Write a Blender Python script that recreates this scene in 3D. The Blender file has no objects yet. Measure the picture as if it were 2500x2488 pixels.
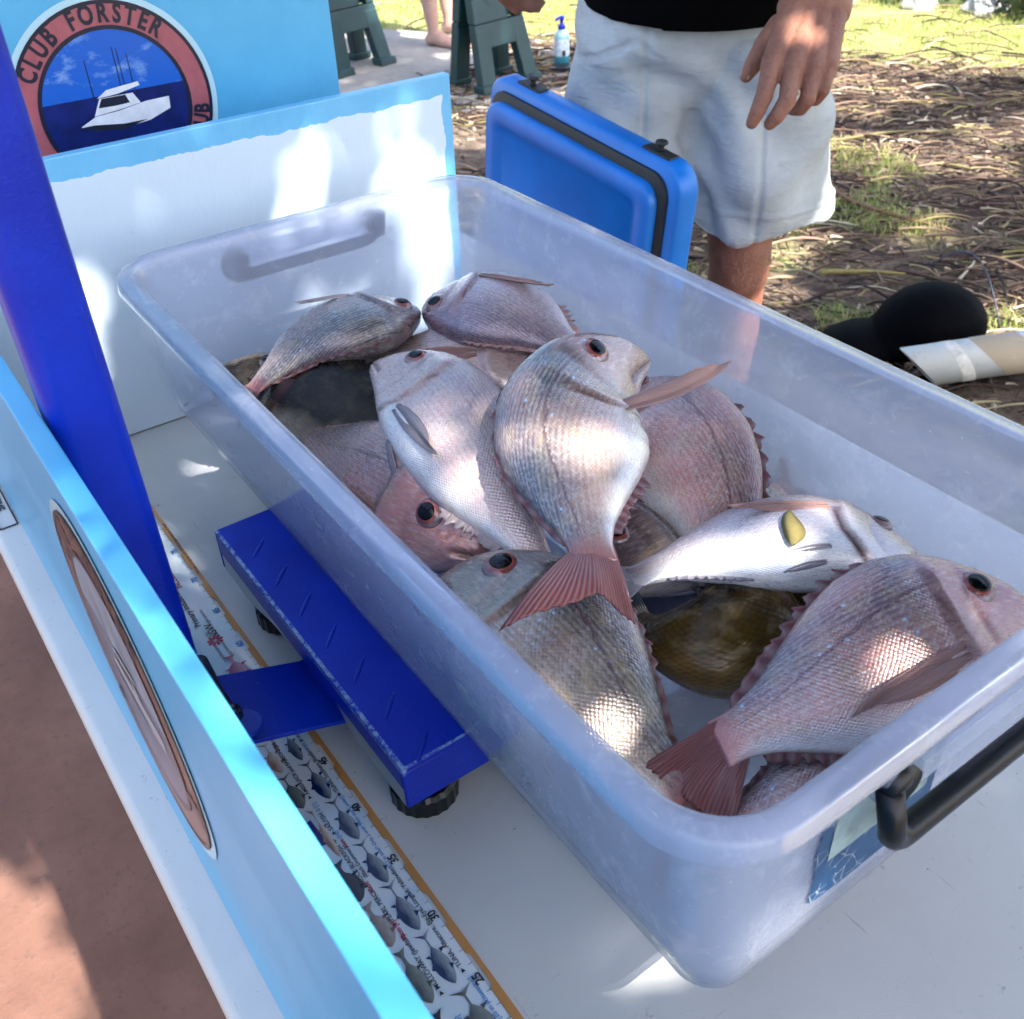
import bpy, bmesh, math, random
import numpy as np
from mathutils import Vector, Matrix, noise as mnoise

# ---------------------------------------------------------------- camera, sky, sun, exposure
scene = bpy.context.scene
COL = scene.collection
T = 0.74                                   # height of the table top above the ground
cam_data = bpy.data.cameras.new('camera')
cam = bpy.data.objects.new('camera', cam_data)
COL.objects.link(cam)
cam_data.sensor_fit = 'HORIZONTAL'
cam_data.sensor_width = 36.0
cam_data.lens = 36.0 * 2461.55 / 2500.0
cam_data.clip_start = 0.02
cam_data.clip_end = 500.0
cm = Matrix(((0.81378052, 0.37245411, -0.4461381), (-0.58026904, 0.47793166, -0.65944611), (-0.0323899, 0.79552452, 0.60505506))).to_4x4()
cm.translation = (-0.14515, -0.02297, 0.58243 + T)
cam.matrix_world = cm
scene.camera = cam
cam_data.dof.use_dof = True
cam_data.dof.focus_distance = 0.75
cam_data.dof.aperture_fstop = 18.0

SUN_DIR = Vector((0.135, -0.72, 1.0)).normalized()     # towards the sun
SUN_EL = math.asin(SUN_DIR.z)
world = bpy.data.worlds.new('World')
scene.world = world
world.use_nodes = True
wn = world.node_tree.nodes
wl = world.node_tree.links
sky = wn.new('ShaderNodeTexSky')
sky.sky_type = 'NISHITA'
sky.sun_disc = False
sky.sun_elevation = SUN_EL
sky.sun_rotation = math.atan2(SUN_DIR.x, SUN_DIR.y)
sky.air_density = 1.0
sky.dust_density = 3.0
sky.ozone_density = 0.4
wl.new(sky.outputs[0], wn['Background'].inputs[0])
wn['Background'].inputs[1].default_value = 0.115
sun_data = bpy.data.lights.new('sun', 'SUN')
sun_data.energy = 4.0
sun_data.angle = math.radians(0.53)
sun_data.color = (1.0, 0.94, 0.84)
sun = bpy.data.objects.new('sun', sun_data)
COL.objects.link(sun)
sun.rotation_euler = SUN_DIR.to_track_quat('Z', 'Y').to_euler()
sun.location = (0, -3, 9)
scene.view_settings.view_transform = 'Standard'
scene.view_settings.look = 'None'
scene.view_settings.exposure = 2.3
scene.view_settings.gamma = 1.0
scene.cycles.use_denoising = True
scene.cycles.max_bounces = 7
scene.cycles.use_adaptive_sampling = True
scene.cycles.adaptive_threshold = 0.03
scene.cycles.transparent_max_bounces = 24
scene.cycles.diffuse_bounces = 3
scene.cycles.glossy_bounces = 3
scene.cycles.transmission_bounces = 6
scene.cycles.sample_clamp_indirect = 6.0
scene.cycles.caustics_reflective = False
scene.cycles.caustics_refractive = False
rnd = random.Random(7)

# ---------------------------------------------------------------- helpers
ORG = {}
def reg(o, label=None, cat=None, group=None, kind=None):
    if label: o['label'] = label
    if cat: o['category'] = cat
    if group: o['group'] = group
    if kind: o['kind'] = kind
    return o

def thing(name, base, label, cat, group=None):
    """An Empty at the thing's base that parents its parts."""
    o = bpy.data.objects.new(name, None)
    o.empty_display_size = 0.05
    COL.objects.link(o)
    o.location = base
    ORG[o.name] = Vector(base)
    return reg(o, label, cat, group)

class MB:
    """Collects vertices and faces of one mesh (world coordinates)."""
    def __init__(s, dz=0.0):
        s.v = []; s.f = []; s.dz = dz; s.mi = []
    def add(s, vs, fs, mi=0):
        b = len(s.v)
        s.v += [tuple(v) for v in vs]
        s.f += [tuple(i + b for i in f) for f in fs]
        s.mi += [mi] * len(fs)
        return s
    def box(s, x0, x1, y0, y1, z0, z1, mi=0):
        vs = [(x, y, z) for z in (z0, z1) for y in (y0, y1) for x in (x0, x1)]
        return s.add(vs, [(0, 2, 3, 1), (4, 5, 7, 6), (0, 1, 5, 4), (2, 6, 7, 3), (0, 4, 6, 2), (1, 3, 7, 5)], mi)
    def loft(s, rings, cap0=True, cap1=True, closed=True, mi=0):
        n = len(rings[0]); vs = [p for r in rings for p in r]; fs = []
        for i in range(len(rings) - 1):
            for j in range(n if closed else n - 1):
                k = (j + 1) % n
                fs.append((i * n + j, i * n + k, (i + 1) * n + k, (i + 1) * n + j))
        if cap0: fs.append(tuple(range(n - 1, -1, -1)))
        if cap1: fs.append(tuple((len(rings) - 1) * n + j for j in range(n)))
        return s.add(vs, fs, mi)
    def tube(s, pts, radii, n=10, mi=0, caps=True, flat=1.0):
        pts = [Vector(p) for p in pts]
        if not hasattr(radii, '__len__'): radii = [radii] * len(pts)
        rings = []; up = None
        for i, p in enumerate(pts):
            t = (pts[min(i + 1, len(pts) - 1)] - pts[max(i - 1, 0)])
            t = t.normalized() if t.length > 1e-9 else Vector((0, 0, 1))
            if up is None:
                up = Vector((0, 0, 1)) if abs(t.z) < .9 else Vector((0, 1, 0))
            a = up - t * up.dot(t)
            if a.length < 1e-6: a = t.orthogonal()
            a.normalize(); b = t.cross(a); up = a
            rings.append([p + a * (math.cos(2 * math.pi * k / n) * radii[i] * flat) + b * (math.sin(2 * math.pi * k / n) * radii[i]) for k in range(n)])
        return s.loft(rings, caps, caps, True, mi)
    def prism(s, poly, z0, z1, mi=0, axis='z'):
        """A polygon (x, y) extruded from z0 to z1; axis picks the extrusion axis."""
        def m(x, y, z):
            return (x, y, z) if axis == 'z' else ((x, z, y) if axis == 'y' else (z, x, y))
        n = len(poly)
        vs = [m(x, y, z0) for x, y in poly] + [m(x, y, z1) for x, y in poly]
        fs = [tuple(range(n - 1, -1, -1)), tuple(range(n, 2 * n))] + [(i, (i + 1) % n, n + (i + 1) % n, n + i) for i in range(n)]
        return s.add(vs, fs, mi)
    def build(s, name, mats, parent=None, base=None, smooth=False, bevel=0.0, bseg=2, uv=None, attrs=None, weld=False, recalc=True):
        if base is None:
            base = ORG[parent.name] if parent is not None else Vector((0, 0, 0))
        base = Vector(base)
        me = bpy.data.meshes.new(name)
        me.from_pydata([(x - base.x, y - base.y, z + s.dz - base.z) for x, y, z in s.v], [], s.f)
        if recalc or bevel or weld:
            bm = bmesh.new(); bm.from_mesh(me)
            if weld: bmesh.ops.remove_doubles(bm, verts=bm.verts, dist=1e-5)
            if recalc: bmesh.ops.recalc_face_normals(bm, faces=bm.faces)
            if bevel:
                es = [e for e in bm.edges if len(e.link_faces) == 2 and e.calc_face_angle(0) > 0.6]
                bmesh.ops.bevel(bm, geom=es, offset=bevel, segments=bseg, affect='EDGES', profile=0.6, clamp_overlap=True)
            bm.to_mesh(me); bm.free()
        ms = mats if isinstance(mats, (list, tuple)) else [mats]
        for m in ms: me.materials.append(m)
        if len(ms) > 1 and not bevel:
            me.polygons.foreach_set('material_index', s.mi)
        if smooth:
            me.polygons.foreach_set('use_smooth', [True] * len(me.polygons))
        if attrs:
            for k, (typ, arr) in attrs.items():
                a = me.attributes.new(k, typ, 'POINT')
                a.data.foreach_set('vector' if typ == 'FLOAT_VECTOR' else 'value', np.asarray(arr, dtype=np.float32).ravel())
        me.update()
        o = bpy.data.objects.new(name, me)
        COL.objects.link(o)
        if parent is not None: 
            o.parent = parent
        else:
            o.location = base
        ORG[o.name] = base
        return o

def smooth_by_angle(o, ang=0.6):
    me = o.data
    me.polygons.foreach_set('use_smooth', [True] * len(me.polygons))
    bm = bmesh.new(); bm.from_mesh(me)
    for e in bm.edges:
        e.smooth = not (len(e.link_faces) == 2 and e.calc_face_angle(0) > ang)
    bm.to_mesh(me); bm.free()
    return o

# ---------------------------------------------------------------- material helpers
class NT:
    def __init__(s, name):
        s.m = bpy.data.materials.new(name)
        s.m.use_nodes = True
        s.t = s.m.node_tree
        s.b = s.t.nodes['Principled BSDF']
        s.o = s.t.nodes['Material Output']
    def n(s, typ, ins=None, **props):
        nd = s.t.nodes.new('ShaderNode' + typ)
        for k, v in props.items(): setattr(nd, k, v)
        for k, v in (ins or {}).items(): s.set(nd, k, v)
        return nd
    def set(s, nd, k, v):
        so = nd.inputs[k]
        if isinstance(v, bpy.types.NodeSocket): s.t.links.new(v, so)
        elif isinstance(v, bpy.types.Node): s.t.links.new(v.outputs[0], so)
        elif hasattr(v, '__len__') and len(v) == 3 and so.type == 'RGBA': so.default_value = (*v, 1)
        else: so.default_value = v
    def p(s, **kw):
        for k, v in kw.items(): s.set(s.b, k.replace('_', ' '), v)
        return s.m
    def obj(s): return s.n('TexCoord').outputs['Object']
    def geo(s): return s.n('NewGeometry').outputs['Position']
    def attr(s, name): return s.n('Attribute', attribute_name=name)
    def mapv(s, vec, scale=(1, 1, 1), loc=(0, 0, 0), rot=(0, 0, 0)):
        return s.n('Mapping', {'Vector': vec, 'Scale': scale, 'Location': loc, 'Rotation': rot}).outputs[0]
    def noise(s, vec, scale, detail=4, rough=.55, dist=0.0):
        return s.n('TexNoise', {'Vector': vec, 'Scale': scale, 'Detail': detail, 'Roughness': rough, 'Distortion': dist}).outputs[0]
    def vor(s, vec, scale, feature='F1', rand=1.0, out=0):
        return s.n('TexVoronoi', {'Vector': vec, 'Scale': scale, 'Randomness': rand}, feature=feature).outputs[out]
    def ramp(s, fac, stops, interp='LINEAR'):
        nd = s.n('ValToRGB', {'Fac': fac}); cr = nd.color_ramp; cr.interpolation = interp
        while len(cr.elements) < len(stops): cr.elements.new(0.5)
        for e, (p, c) in zip(cr.elements, stops):
            e.position = p; e.color = (c, c, c, 1) if not hasattr(c, '__len__') else (*c, 1)
        return nd.outputs[0]
    def mix(s, fac, a, b, blend='MIX'):
        nd = s.n('Mix', data_type='RGBA', blend_type=blend)
        s.set(nd, 0, fac); s.set(nd, 6, a); s.set(nd, 7, b)
        return nd.outputs[2]
    def math(s, op, a, b=0.0, c=None, clamp=False):
        nd = s.n('Math', operation=op, use_clamp=clamp)
        s.set(nd, 0, a); s.set(nd, 1, b)
        if c is not None: s.set(nd, 2, c)
        return nd.outputs[0]
    def mapr(s, v, a, b, c=0.0, d=1.0):
        return s.n('MapRange', {0: v, 1: a, 2: b, 3: c, 4: d}).outputs[0]
    def sep(s, v): return s.n('SeparateXYZ', {0: v}).outputs
    def bump(s, h, strength=.3, dist=.01, normal=None):
        ins = {'Height': h, 'Strength': strength, 'Distance': dist}
        if normal is not None: ins['Normal'] = normal
        return s.n('Bump', ins).outputs[0]

def plain(name, col, rough=.5, metal=0.0, bump=0.0, bscale=200, var=0.0, vscale=8, spec=.5, coat=0.0):
    """A simple paint or plastic with slight colour variation and fine relief."""
    q = NT(name)
    o = q.obj()
    c = col
    if var:
        nz = q.noise(o, vscale, 5, .6)
        c = q.mix(q.mapr(nz, .3, .7), tuple(x * (1 - var) for x in col), tuple(min(1, x * (1 + var)) for x in col))
    q.p(Base_Color=c, Roughness=rough, Metallic=metal, Specular_IOR_Level=spec, Coat_Weight=coat)
    if bump:
        q.set(q.b, 'Normal', q.bump(q.noise(o, bscale, 3), bump, .002))
    return q.m

# ---------------------------------------------------------------- text
def text_mesh(txt, size, bold=0.0):
    cu = bpy.data.curves.new('lettering', 'FONT')
    cu.body = txt; cu.size = size; cu.align_x = 'LEFT'; cu.align_y = 'BOTTOM_BASELINE'
    cu.resolution_u = 3; cu.offset = bold
    o = bpy.data.objects.new('lettering', cu); COL.objects.link(o)
    bpy.context.view_layer.update()
    me = bpy.data.meshes.new_from_object(o.evaluated_get(bpy.context.evaluated_depsgraph_get()))
    vs = [v.co.copy() for v in me.vertices]; fs = [tuple(p.vertices) for p in me.polygons]
    bpy.data.objects.remove(o); bpy.data.meshes.remove(me); bpy.data.curves.remove(cu)
    return vs, fs

def text_on(mb, txt, size, origin, right, up, bold=0.0, center=False, mi=0, sx=1.0):
    vs, fs = text_mesh(txt, size, bold)
    if not vs: return 0
    w = max(v.x for v in vs)
    r = Vector(right).normalized(); u = Vector(up).normalized(); o = Vector(origin)
    off = -w / 2 if center else 0
    mb.add([o + r * ((v.x + off) * sx) + u * v.y for v in vs], fs, mi)
    return w

# ---------------------------------------------------------------- materials of table, boards, scale
def mat_painted_board(name, x_edge, top, ragged=.004):
    """White painted ply with a hand-painted light blue border along top and end edges."""
    q = NT(name); o = q.geo(); x, y, z = q.sep(o)
    wob = q.math('MULTIPLY', q.math('SUBTRACT', q.noise(o, 55, 3), .5), ragged * 2.6)
    wob2 = q.math('MULTIPLY', q.math('SUBTRACT', q.noise(o, 9, 2), .5), ragged * 1.6)
    w = q.math('ADD', wob, wob2)
    a = q.math('GREATER_THAN', q.math('ADD', z, w), top - .021)
    b = q.math('GREATER_THAN', q.math('ADD', x, w), x_edge - .0125)
    m = q.math('MAXIMUM', a, b)
    dirt = q.math('MULTIPLY', q.ramp(q.noise(o, 38, 6, .7), [(.62, 0), (.74, 1)]), .35)
    spot = q.ramp(q.vor(o, 60), [(.03, 1), (.05, 0)])
    spot = q.math('MULTIPLY', spot, q.ramp(q.noise(o, 14, 2), [(.5, 0), (.62, .7)]))
    white = q.mix(dirt, (.60, .71, .80), (.42, .45, .40))
    white = q.mix(spot, white, (.34, .29, .16))
    blue = q.mix(q.mapr(q.noise(o, 24, 4), .3, .7), (.12, .42, .70), (.17, .49, .76))
    q.p(Base_Color=q.mix(m, white, blue), Roughness=.36, Coat_Weight=.12)
    q.set(q.b, 'Normal', q.bump(q.math('ADD', q.noise(q.mapv(o, (1, 1, .25)), 260, 3), q.math('MULTIPLY', m, .4)), .10, .002))
    return q.m

def mat_lightblue():
    q = NT('light_blue_gloss_paint'); o = q.geo()
    n = q.noise(o, 14, 5, .6)
    c = q.mix(q.mapr(n, .3, .7), (.065, .34, .60), (.09, .40, .66))
    sc = q.ramp(q.noise(q.mapv(o, (40, 3, 8)), 4, 6, .8), [(.69, 0), (.73, .25)])
    q.p(Base_Color=q.mix(sc, c, (.5, .62, .7)), Roughness=.34, Coat_Weight=.08)
    q.set(q.b, 'Normal', q.bump(q.noise(o, 140, 3), .08, .002))
    return q.m

def mat_table():
    q = NT('white_table_plastic'); o = q.geo()
    speck = q.ramp(q.noise(o, 75, 6, .75), [(.62, 0), (.70, 1)])
    zone = q.ramp(q.noise(o, 7, 3), [(.40, .35), (.58, 1)])
    stain = q.mapr(q.noise(o, 11, 5, .6), .35, .7)
    scr = q.ramp(q.noise(q.mapv(o, (70, 6, 10), rot=(0, 0, .5)), 3.2, 5, .7), [(.67, 0), (.71, 1)])
    scr2 = q.ramp(q.noise(q.mapv(o, (5, 80, 10), rot=(0, 0, .35)), 3, 5, .7), [(.68, 0), (.715, 1)])
    c = q.mix(q.math('MULTIPLY', stain, .35), (.50, .51, .51), (.39, .40, .405))
    c = q.mix(q.math('MULTIPLY', q.math('MULTIPLY', speck, zone), .8), c, (.16, .17, .17))
    c = q.mix(q.math('MULTIPLY', q.math('MAXIMUM', scr, scr2), .55), c, (.20, .21, .21))
    dot = q.math('MULTIPLY', q.ramp(q.vor(o, 70), [(.035, 1), (.055, 0)]), q.ramp(q.noise(o, 16, 2), [(.52, 0), (.62, .8)]))
    c = q.mix(dot, c, (.1, .1, .1))
    q.p(Base_Color=c, Roughness=.52, Specular_IOR_Level=.4)
    q.set(q.b, 'Normal', q.bump(q.noise(o, 900, 3), .18, .001))
    return q.m

def mat_bluepaint():
    """Deep blue hammered enamel, worn to bare metal along edges."""
    q = NT('deep_blue_enamel'); o = q.geo()
    g = q.n('NewGeometry')
    n = q.noise(o, 420, 3, .5)
    wear = q.math('MULTIPLY', q.ramp(q.noise(o, 60, 5, .8), [(.70, 0), (.74, 1)]), .5)
    gx_, gy_, gz_ = q.sep(o)
    rim = q.math('MULTIPLY', q.math('LESS_THAN', q.math('ABSOLUTE', q.math('SUBTRACT', gx_, .0185)), .0014), q.math('GREATER_THAN', gz_, T + .074))
    rim2 = q.math('MULTIPLY', q.math('LESS_THAN', q.math('ABSOLUTE', q.math('SUBTRACT', gy_, .3505)), .0010), q.math('GREATER_THAN', gz_, T + .076))
    chipped = q.math('MULTIPLY', q.math('MAXIMUM', rim, rim2), q.ramp(q.noise(o, 150, 5, .8), [(.42, 0), (.56, 1)]))
    wear = q.math('MAXIMUM', wear, chipped)
    c = q.mix(q.mapr(q.noise(o, 12, 3), .35, .65), (.0005, .016, .33), (.001, .026, .42))
    q.p(Base_Color=q.mix(wear, c, (.22, .33, .52)), Roughness=.36, Coat_Weight=.05, Coat_Roughness=.2, Specular_IOR_Level=.3)
    q.set(q.b, 'Normal', q.bump(n, .22, .0015))
    return q.m

M_LB = mat_lightblue()
M_TABLE = mat_table()
M_BLUE = mat_bluepaint()
M_BLACKP = plain('black_plastic', (.004, .004, .006), .32, bump=.1, bscale=300, spec=.35)
M_METAL = None
def mat_metal():
    q = NT('worn_aluminium'); o = q.geo()
    n = q.noise(q.mapv(o, (4, 30, 8)), 12, 6, .7)
    q.p(Base_Color=q.mix(q.mapr(n, .3, .7), (.42, .43, .45), (.66, .66, .66)), Metallic=.75, Roughness=q.mapr(n, .3, .7, .25, .5))
    q.set(q.b, 'Normal', q.bump(n, .3, .002))
    return q.m
M_METAL = mat_metal()
M_INK = plain('dark_ink', (.015, .017, .03), .5)
M_STEEL = plain('dark_steel', (.08, .09, .11), .3, .9)

# ---------------------------------------------------------------- the folding table
tb = thing('folding_table', (.3, .45, 0), 'white scuffed plastic folding table carrying the scale and the boards', 'table')
TX0, TX1, TY0, TY1 = -.128, .63, -.38, 1.44
m = MB(T)
def rrect(x0, x1, y0, y1, r, z, n=8):
    out = []
    for cx, cy, a0 in ((x1 - r, y0 + r, -90), (x1 - r, y1 - r, 0), (x0 + r, y1 - r, 90), (x0 + r, y0 + r, 180)):
        for k in range(n + 1):
            a = math.radians(a0 + 90 * k / n)
            out.append((cx + r * math.cos(a), cy + r * math.sin(a), z))
    return out
rings = [rrect(TX0 + .02, TX1 - .02, TY0 + .02, TY1 - .02, .03, -.045), rrect(TX0 + .003, TX1 - .003, TY0 + .003, TY1 - .003, .04, -.043),
         rrect(TX0, TX1, TY0, TY1, .04, -.038), rrect(TX0, TX1, TY0, TY1, .04, -.007), rrect(TX0 + .002, TX1 - .002, TY0 + .002, TY1 - .002, .04, -.002), rrect(TX0 + .007, TX1 - .007, TY0 + .007, TY1 - .007, .038, 0.0)]
m.loft(rings)
smooth_by_angle(m.build('table_top', M_TABLE, tb), .9)
for (x, y) in ((0, -.25), (.5, -.25), (0, 1.3), (.5, 1.3)):
    MB(T).tube([(x, y, -.045), (x + (.02 if x else -.02), y, -T)], .0135, 12).build('leg', M_STEEL, tb, smooth=True)
for y in (-.25, 1.3):
    MB(T).tube([(0, y, -.4), (.5, y, -.4)], .009, 8).build('leg_brace', M_STEEL, tb, smooth=True)
m = MB(T)
text_on(m, 'LIFETIME', .0135, (-.1175, .964, .0012), (0, -1, 0), (1, 0, 0), .0004, sx=.92)
m.build('moulded_lettering', M_INK, tb, recalc=False)
m = MB(T)
for (a, b) in (((-.1205, .885), (-.1205, .968)), ((-.1045, .885), (-.1045, .968)), ((-.1205, .885), (-.1045, .885))):
    m.tube([(a[0], a[1], .001), (b[0], b[1], .001)], .0008, 6)
m.build('moulded_frame', M_INK, tb)

# ---------------------------------------------------------------- boards round the table
BY = .9716
eb = MB(T); eb.box(-.118, .4685, BY, BY + .012, .0015, .297)
end_board = eb.build('end_board', mat_painted_board('white_board_with_blue_border', .4685, T + .297), base=(.175, BY + .006, T), bevel=.0012)
reg(end_board, 'white painted board with ragged light blue border behind the tub', 'board')
sb = thing('side_board', (-.096, .4, T), 'light blue board with round badge along the near table edge', 'board')
m = MB(T); m.box(-.102, -.090, -.28, BY - .002, .0015, .299)
m.build('board', M_LB, sb, bevel=.0012)

def badge(parent, frame, R, lettering=True, pal=None):
    BADGE = pal or BADGE_BRIGHT
    """A round club sticker: pink ring, dark rims, a picture of a white boat at sea."""
    cen, rt, up, out = (Vector(v) for v in frame)
    def P(x, y, h): return cen + rt * x + up * y + out * h
    def disc(r0, r1, h, name, mat, n=72, par=None):
        mb = MB()
        if r0 == 0:
            mb.add([P(r1 * math.cos(2 * math.pi * k / n), r1 * math.sin(2 * math.pi * k / n), h) for k in range(n)], [tuple(range(n))])
        else:
            vs = [P(r * math.cos(2 * math.pi * k / n), r * math.sin(2 * math.pi * k / n), h) for r in (r0, r1) for k in range(n)]
            mb.add(vs, [(k, (k + 1) % n, n + (k + 1) % n, n + k) for k in range(n)])
        return mb.build(name, mat, par or parent, recalc=False)
    st = disc(0, R * 1.06, .0006, 'sticker', BADGE['clear'])
    disc(0, R, .0010, 'badge_ring', BADGE['ring'], par=st)
    disc(R * .965, R * 1.0, .0014, 'badge_rim', BADGE['dark'], par=st)
    disc(R * .735, R * .775, .0016, 'badge_rim', BADGE['dark'], par=st)
    ri = R * .737
    # picture: sky and sea as two segments
    hz = .14 * R
    def seg(y0, y1, h, name, mat):
        n = 40; pts = []
        for k in range(n + 1):
            y = y0 + (y1 - y0) * k / n
            pts.append((math.sqrt(max(0, ri * ri - y * y)), y))
        pts += [(-x, y) for x, y in reversed(pts)]
        mb = MB(); mb.add([P(x, y, h) for x, y in pts], [tuple(range(len(pts)))])
        return mb.build(name, mat, st, recalc=False)
    seg(hz, ri * .9999, .0013, 'picture_sky', BADGE['sky'])
    seg(-ri * .9999, hz, .00135, 'picture_sea', BADGE['sea'])
    s = R / .102
    def poly(pts, h, name, mat):
        mb = MB(); mb.add([P(x * s, y * s, h) for x, y in pts], [tuple(range(len(pts)))])
        return mb.build(name, mat, st, recalc=False)
    poly([(-.042, -.012), (-.030, -.017), (.002, -.0205), (.03, -.018), (.054, -.010), (.055, .002), (.03, .0015), (.0, -.003), (-.025, -.0045)], .0016, 'boat_hull', BADGE['white'])
    poly([(-.045, -.0125), (-.028, -.0185), (.0, -.022), (.028, -.0165), (.002, -.0165), (-.028, -.0125)], .0018, 'boat_shadow', BADGE['dark'])
    poly([(-.026, -.004), (-.017, .012), (.018, .012), (.024, .001), (.0, -.002)], .00185, 'boat_cabin', BADGE['white'])
    poly([(-.020, .003), (-.015, .0115), (.010, .0115), (.013, .003), (-.003, .0025)], .00195, 'boat_windows', BADGE['dark'])
    poly([(-.019, .0125), (-.008, .019), (.026, .022), (.027, .018), (.002, .0135)], .0020, 'boat_roof', BADGE['white'])
    for x, h in ((-.022, .05), (.008, .058), (.012, .056), (.021, .05)):
        poly([(x - .0005, .012), (x + .0005, .012), (x + .0004, h), (x - .0004, h)], .0017, 'boat_antenna', BADGE['dark'])
    if lettering:
        def arc(txt, r, a0, size, flip=1, step=None):
            a = a0
            for ch in txt:
                if ch == ' ':
                    a -= flip * math.radians(9); continue
                vs, fs = text_mesh(ch, size, .0009)
                for v in vs: v.x *= .74
                w = max(v.x for v in vs)
                a -= flip * (w * .5 / r)
                rv = Vector((math.sin(a), -math.cos(a))) * flip
                uv_ = Vector((math.cos(a), math.sin(a))) * flip
                base = Vector((math.cos(a), math.sin(a))) * r
                mb = MB()
                mb.add([P(base.x + rv.x * (v.x - w / 2) + uv_.x * v.y, base.y + rv.y * (v.x - w / 2) + uv_.y * v.y, .0018) for v in vs], fs)
                mb.build('letter', BADGE['dark'], st, recalc=False)
                a -= flip * ((w * .5 + .0022 * s) / r)
        arc('CLUB FORSTER', R * .805, math.radians(155), .0245 * s)
        arc('B', R * .955, math.radians(222), .0235 * s, -1)
        arc('UB', R * .955, math.radians(338), .0235 * s, -1)
    return st

def sky_print():
    q = NT('printed_sky'); o = q.geo()
    n = q.noise(q.mapv(o, (26, 26, 48)), 1.2, 5, .6)
    q.p(Base_Color=q.mix(q.mapr(n, .52, .72), (.008, .10, .50), (.22, .38, .66)), Roughness=.25)
    return q.m
def ring_print():
    q = NT('printed_pink_ring'); o = q.geo()
    n = q.noise(o, 60, 5, .7)
    q.p(Base_Color=q.mix(q.mapr(n, .3, .7), (.30, .075, .095), (.38, .11, .13)), Roughness=.3)
    return q.m
BADGE_BRIGHT = dict(clear=plain('sticker_margin', (.40, .62, .72), .2), ring=ring_print(), dark=plain('badge_black', (.006, .008, .025), .3),
             sky=sky_print(), sea=plain('printed_sea', (.004, .010, .11), .25, var=.4, vscale=40), white=plain('printed_white', (.62, .66, .72), .3, var=.12, vscale=90))
BADGE_DULL = dict(BADGE_BRIGHT, ring=plain('reflection_brown_ring', (.20, .085, .065), .3, var=.3, vscale=40), sky=plain('reflection_grey_sky', (.24, .27, .33), .3, var=.3, vscale=30), sea=plain('reflection_grey_sea', (.13, .13, .18), .3, var=.3, vscale=30),
                 dark=plain('reflection_badge_black', (.05, .035, .04), .3), white=plain('reflection_badge_white', (.34, .34, .37), .3))  # same sticker as the bright one; reflections on it painted in as brown-grey
badge(sb, ((-.1022, .427, T + .172), (0, -1, 0), (0, 0, 1), (-1, 0, 0)), .103, pal=BADGE_DULL)
lb = thing('club_board', (.12, 1.126, T), 'light blue board with round boat badge standing behind the white board', 'board')
m = MB(T); m.box(-.21, .407, 1.12, 1.132, .0015, .56)
m.build('board', M_LB, lb, bevel=.0012)
badge(lb, ((.1485, 1.1197, T + .2905), (1, 0, 0), (0, 0, 1), (0, -1, 0)), .1025)

# ---------------------------------------------------------------- the platform scale
sc = thing('platform_scale', (.16, .5, T), 'deep blue platform scale with chequered plate and blue post under the tub', 'scale')
PX0, PX1, PY0, PY1, PZ = .017, .417, .349, .651, .080
m = MB(T)
m.box(PX0, PX1, PY0, PY1, PZ - .004, PZ)
m.box(PX0, PX1, PY0, PY0 + .003, .042, PZ - .004)
m.box(PX0, PX1, PY1 - .003, PY1, .042, PZ - .004)
m.box(PX1 - .003, PX1, PY0 + .003, PY1 - .003, .042, PZ - .004)
m.box(PX0, PX0 + .003, PY0 + .003, PY1 - .003, .058, PZ - .004)
m.build('platform', M_BLUE, sc, bevel=.0022, bseg=3)
# bare-metal side flaps below the plate, cut away in the middle
for poly in (((PY0 + .004, .058), (PY0 + .004, .041), (PY0 + .066, .040), (PY0 + .082, .046), (PY0 + .097, .058)),
             ((PY1 - .004, .058), (PY1 - .004, .041), (PY1 - .056, .040), (PY1 - .1, .052), (PY1 - .15, .0575))):
    MB(T).prism([(y, z) for y, z in poly], PX0 + .0006, PX0 + .0024, axis='x').build('side_flap', M_METAL, sc)
def bar_mesh(cx, cy, ang, L=.027, w=.0042, h=.0012):
    mb = MB(T); n = 9; d = Vector((math.cos(ang), math.sin(ang), 0)); s_ = Vector((-d.y, d.x, 0)); rings = []
    for i in range(n):
        u = i / (n - 1) * 2 - 1; ww = w * .5 * math.sqrt(max(0.02, 1 - u * u)); hh = h * math.sqrt(max(.02, 1 - u * u))
        c = Vector((cx, cy, PZ)) + d * (u * L / 2)
        rings.append([c - s_ * ww - Vector((0, 0, .0005)), c - s_ * ww * .5 + Vector((0, 0, hh * .8)), c + Vector((0, 0, hh)), c + s_ * ww * .5 + Vector((0, 0, hh * .8)), c + s_ * ww - Vector((0, 0, .0005))])
    return mb.loft(rings)
for i in range(7):
    for j, (bx, an) in enumerate(((.037, .80), (.079, 2.35), (.121, .80), (.163, 2.35), (.205, .80), (.247, 2.35), (.289, .80), (.331, 2.35), (.373, .8))):
        by = .358 + i * .0415 + (.0207 if j % 2 else 0)
        if by > PY1 - .012: continue
        bar_mesh(bx, by, an).build('raised_bar', M_BLUE, sc, smooth=True)
def foot(x, y):
    mb = MB(T); n = 40; rings = []
    for z, r in ((0, .021), (.002, .0235), (.016, .0235), (.019, .021), (.019, .008), (.045, .008)):
        rings.append([(x + r * (1 + (.035 if (k % 2 and r > .02) else 0)) * math.cos(2 * math.pi * k / n), y + r * (1 + (.035 if (k % 2 and r > .02) else 0)) * math.sin(2 * math.pi * k / n), z) for k in range(n)])
    mb.loft(rings).build('foot', M_BLACKP, sc)
for x, y in ((.047, .384), (.047, .607), (.387, .384), (.387, .607)): foot(x, y)
for yy in (.384, .607):
    MB(T).box(.030, .404, yy - .014, yy + .014, .0335, .0415).build('under_beam', M_BLUE, sc, bevel=.001)
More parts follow.
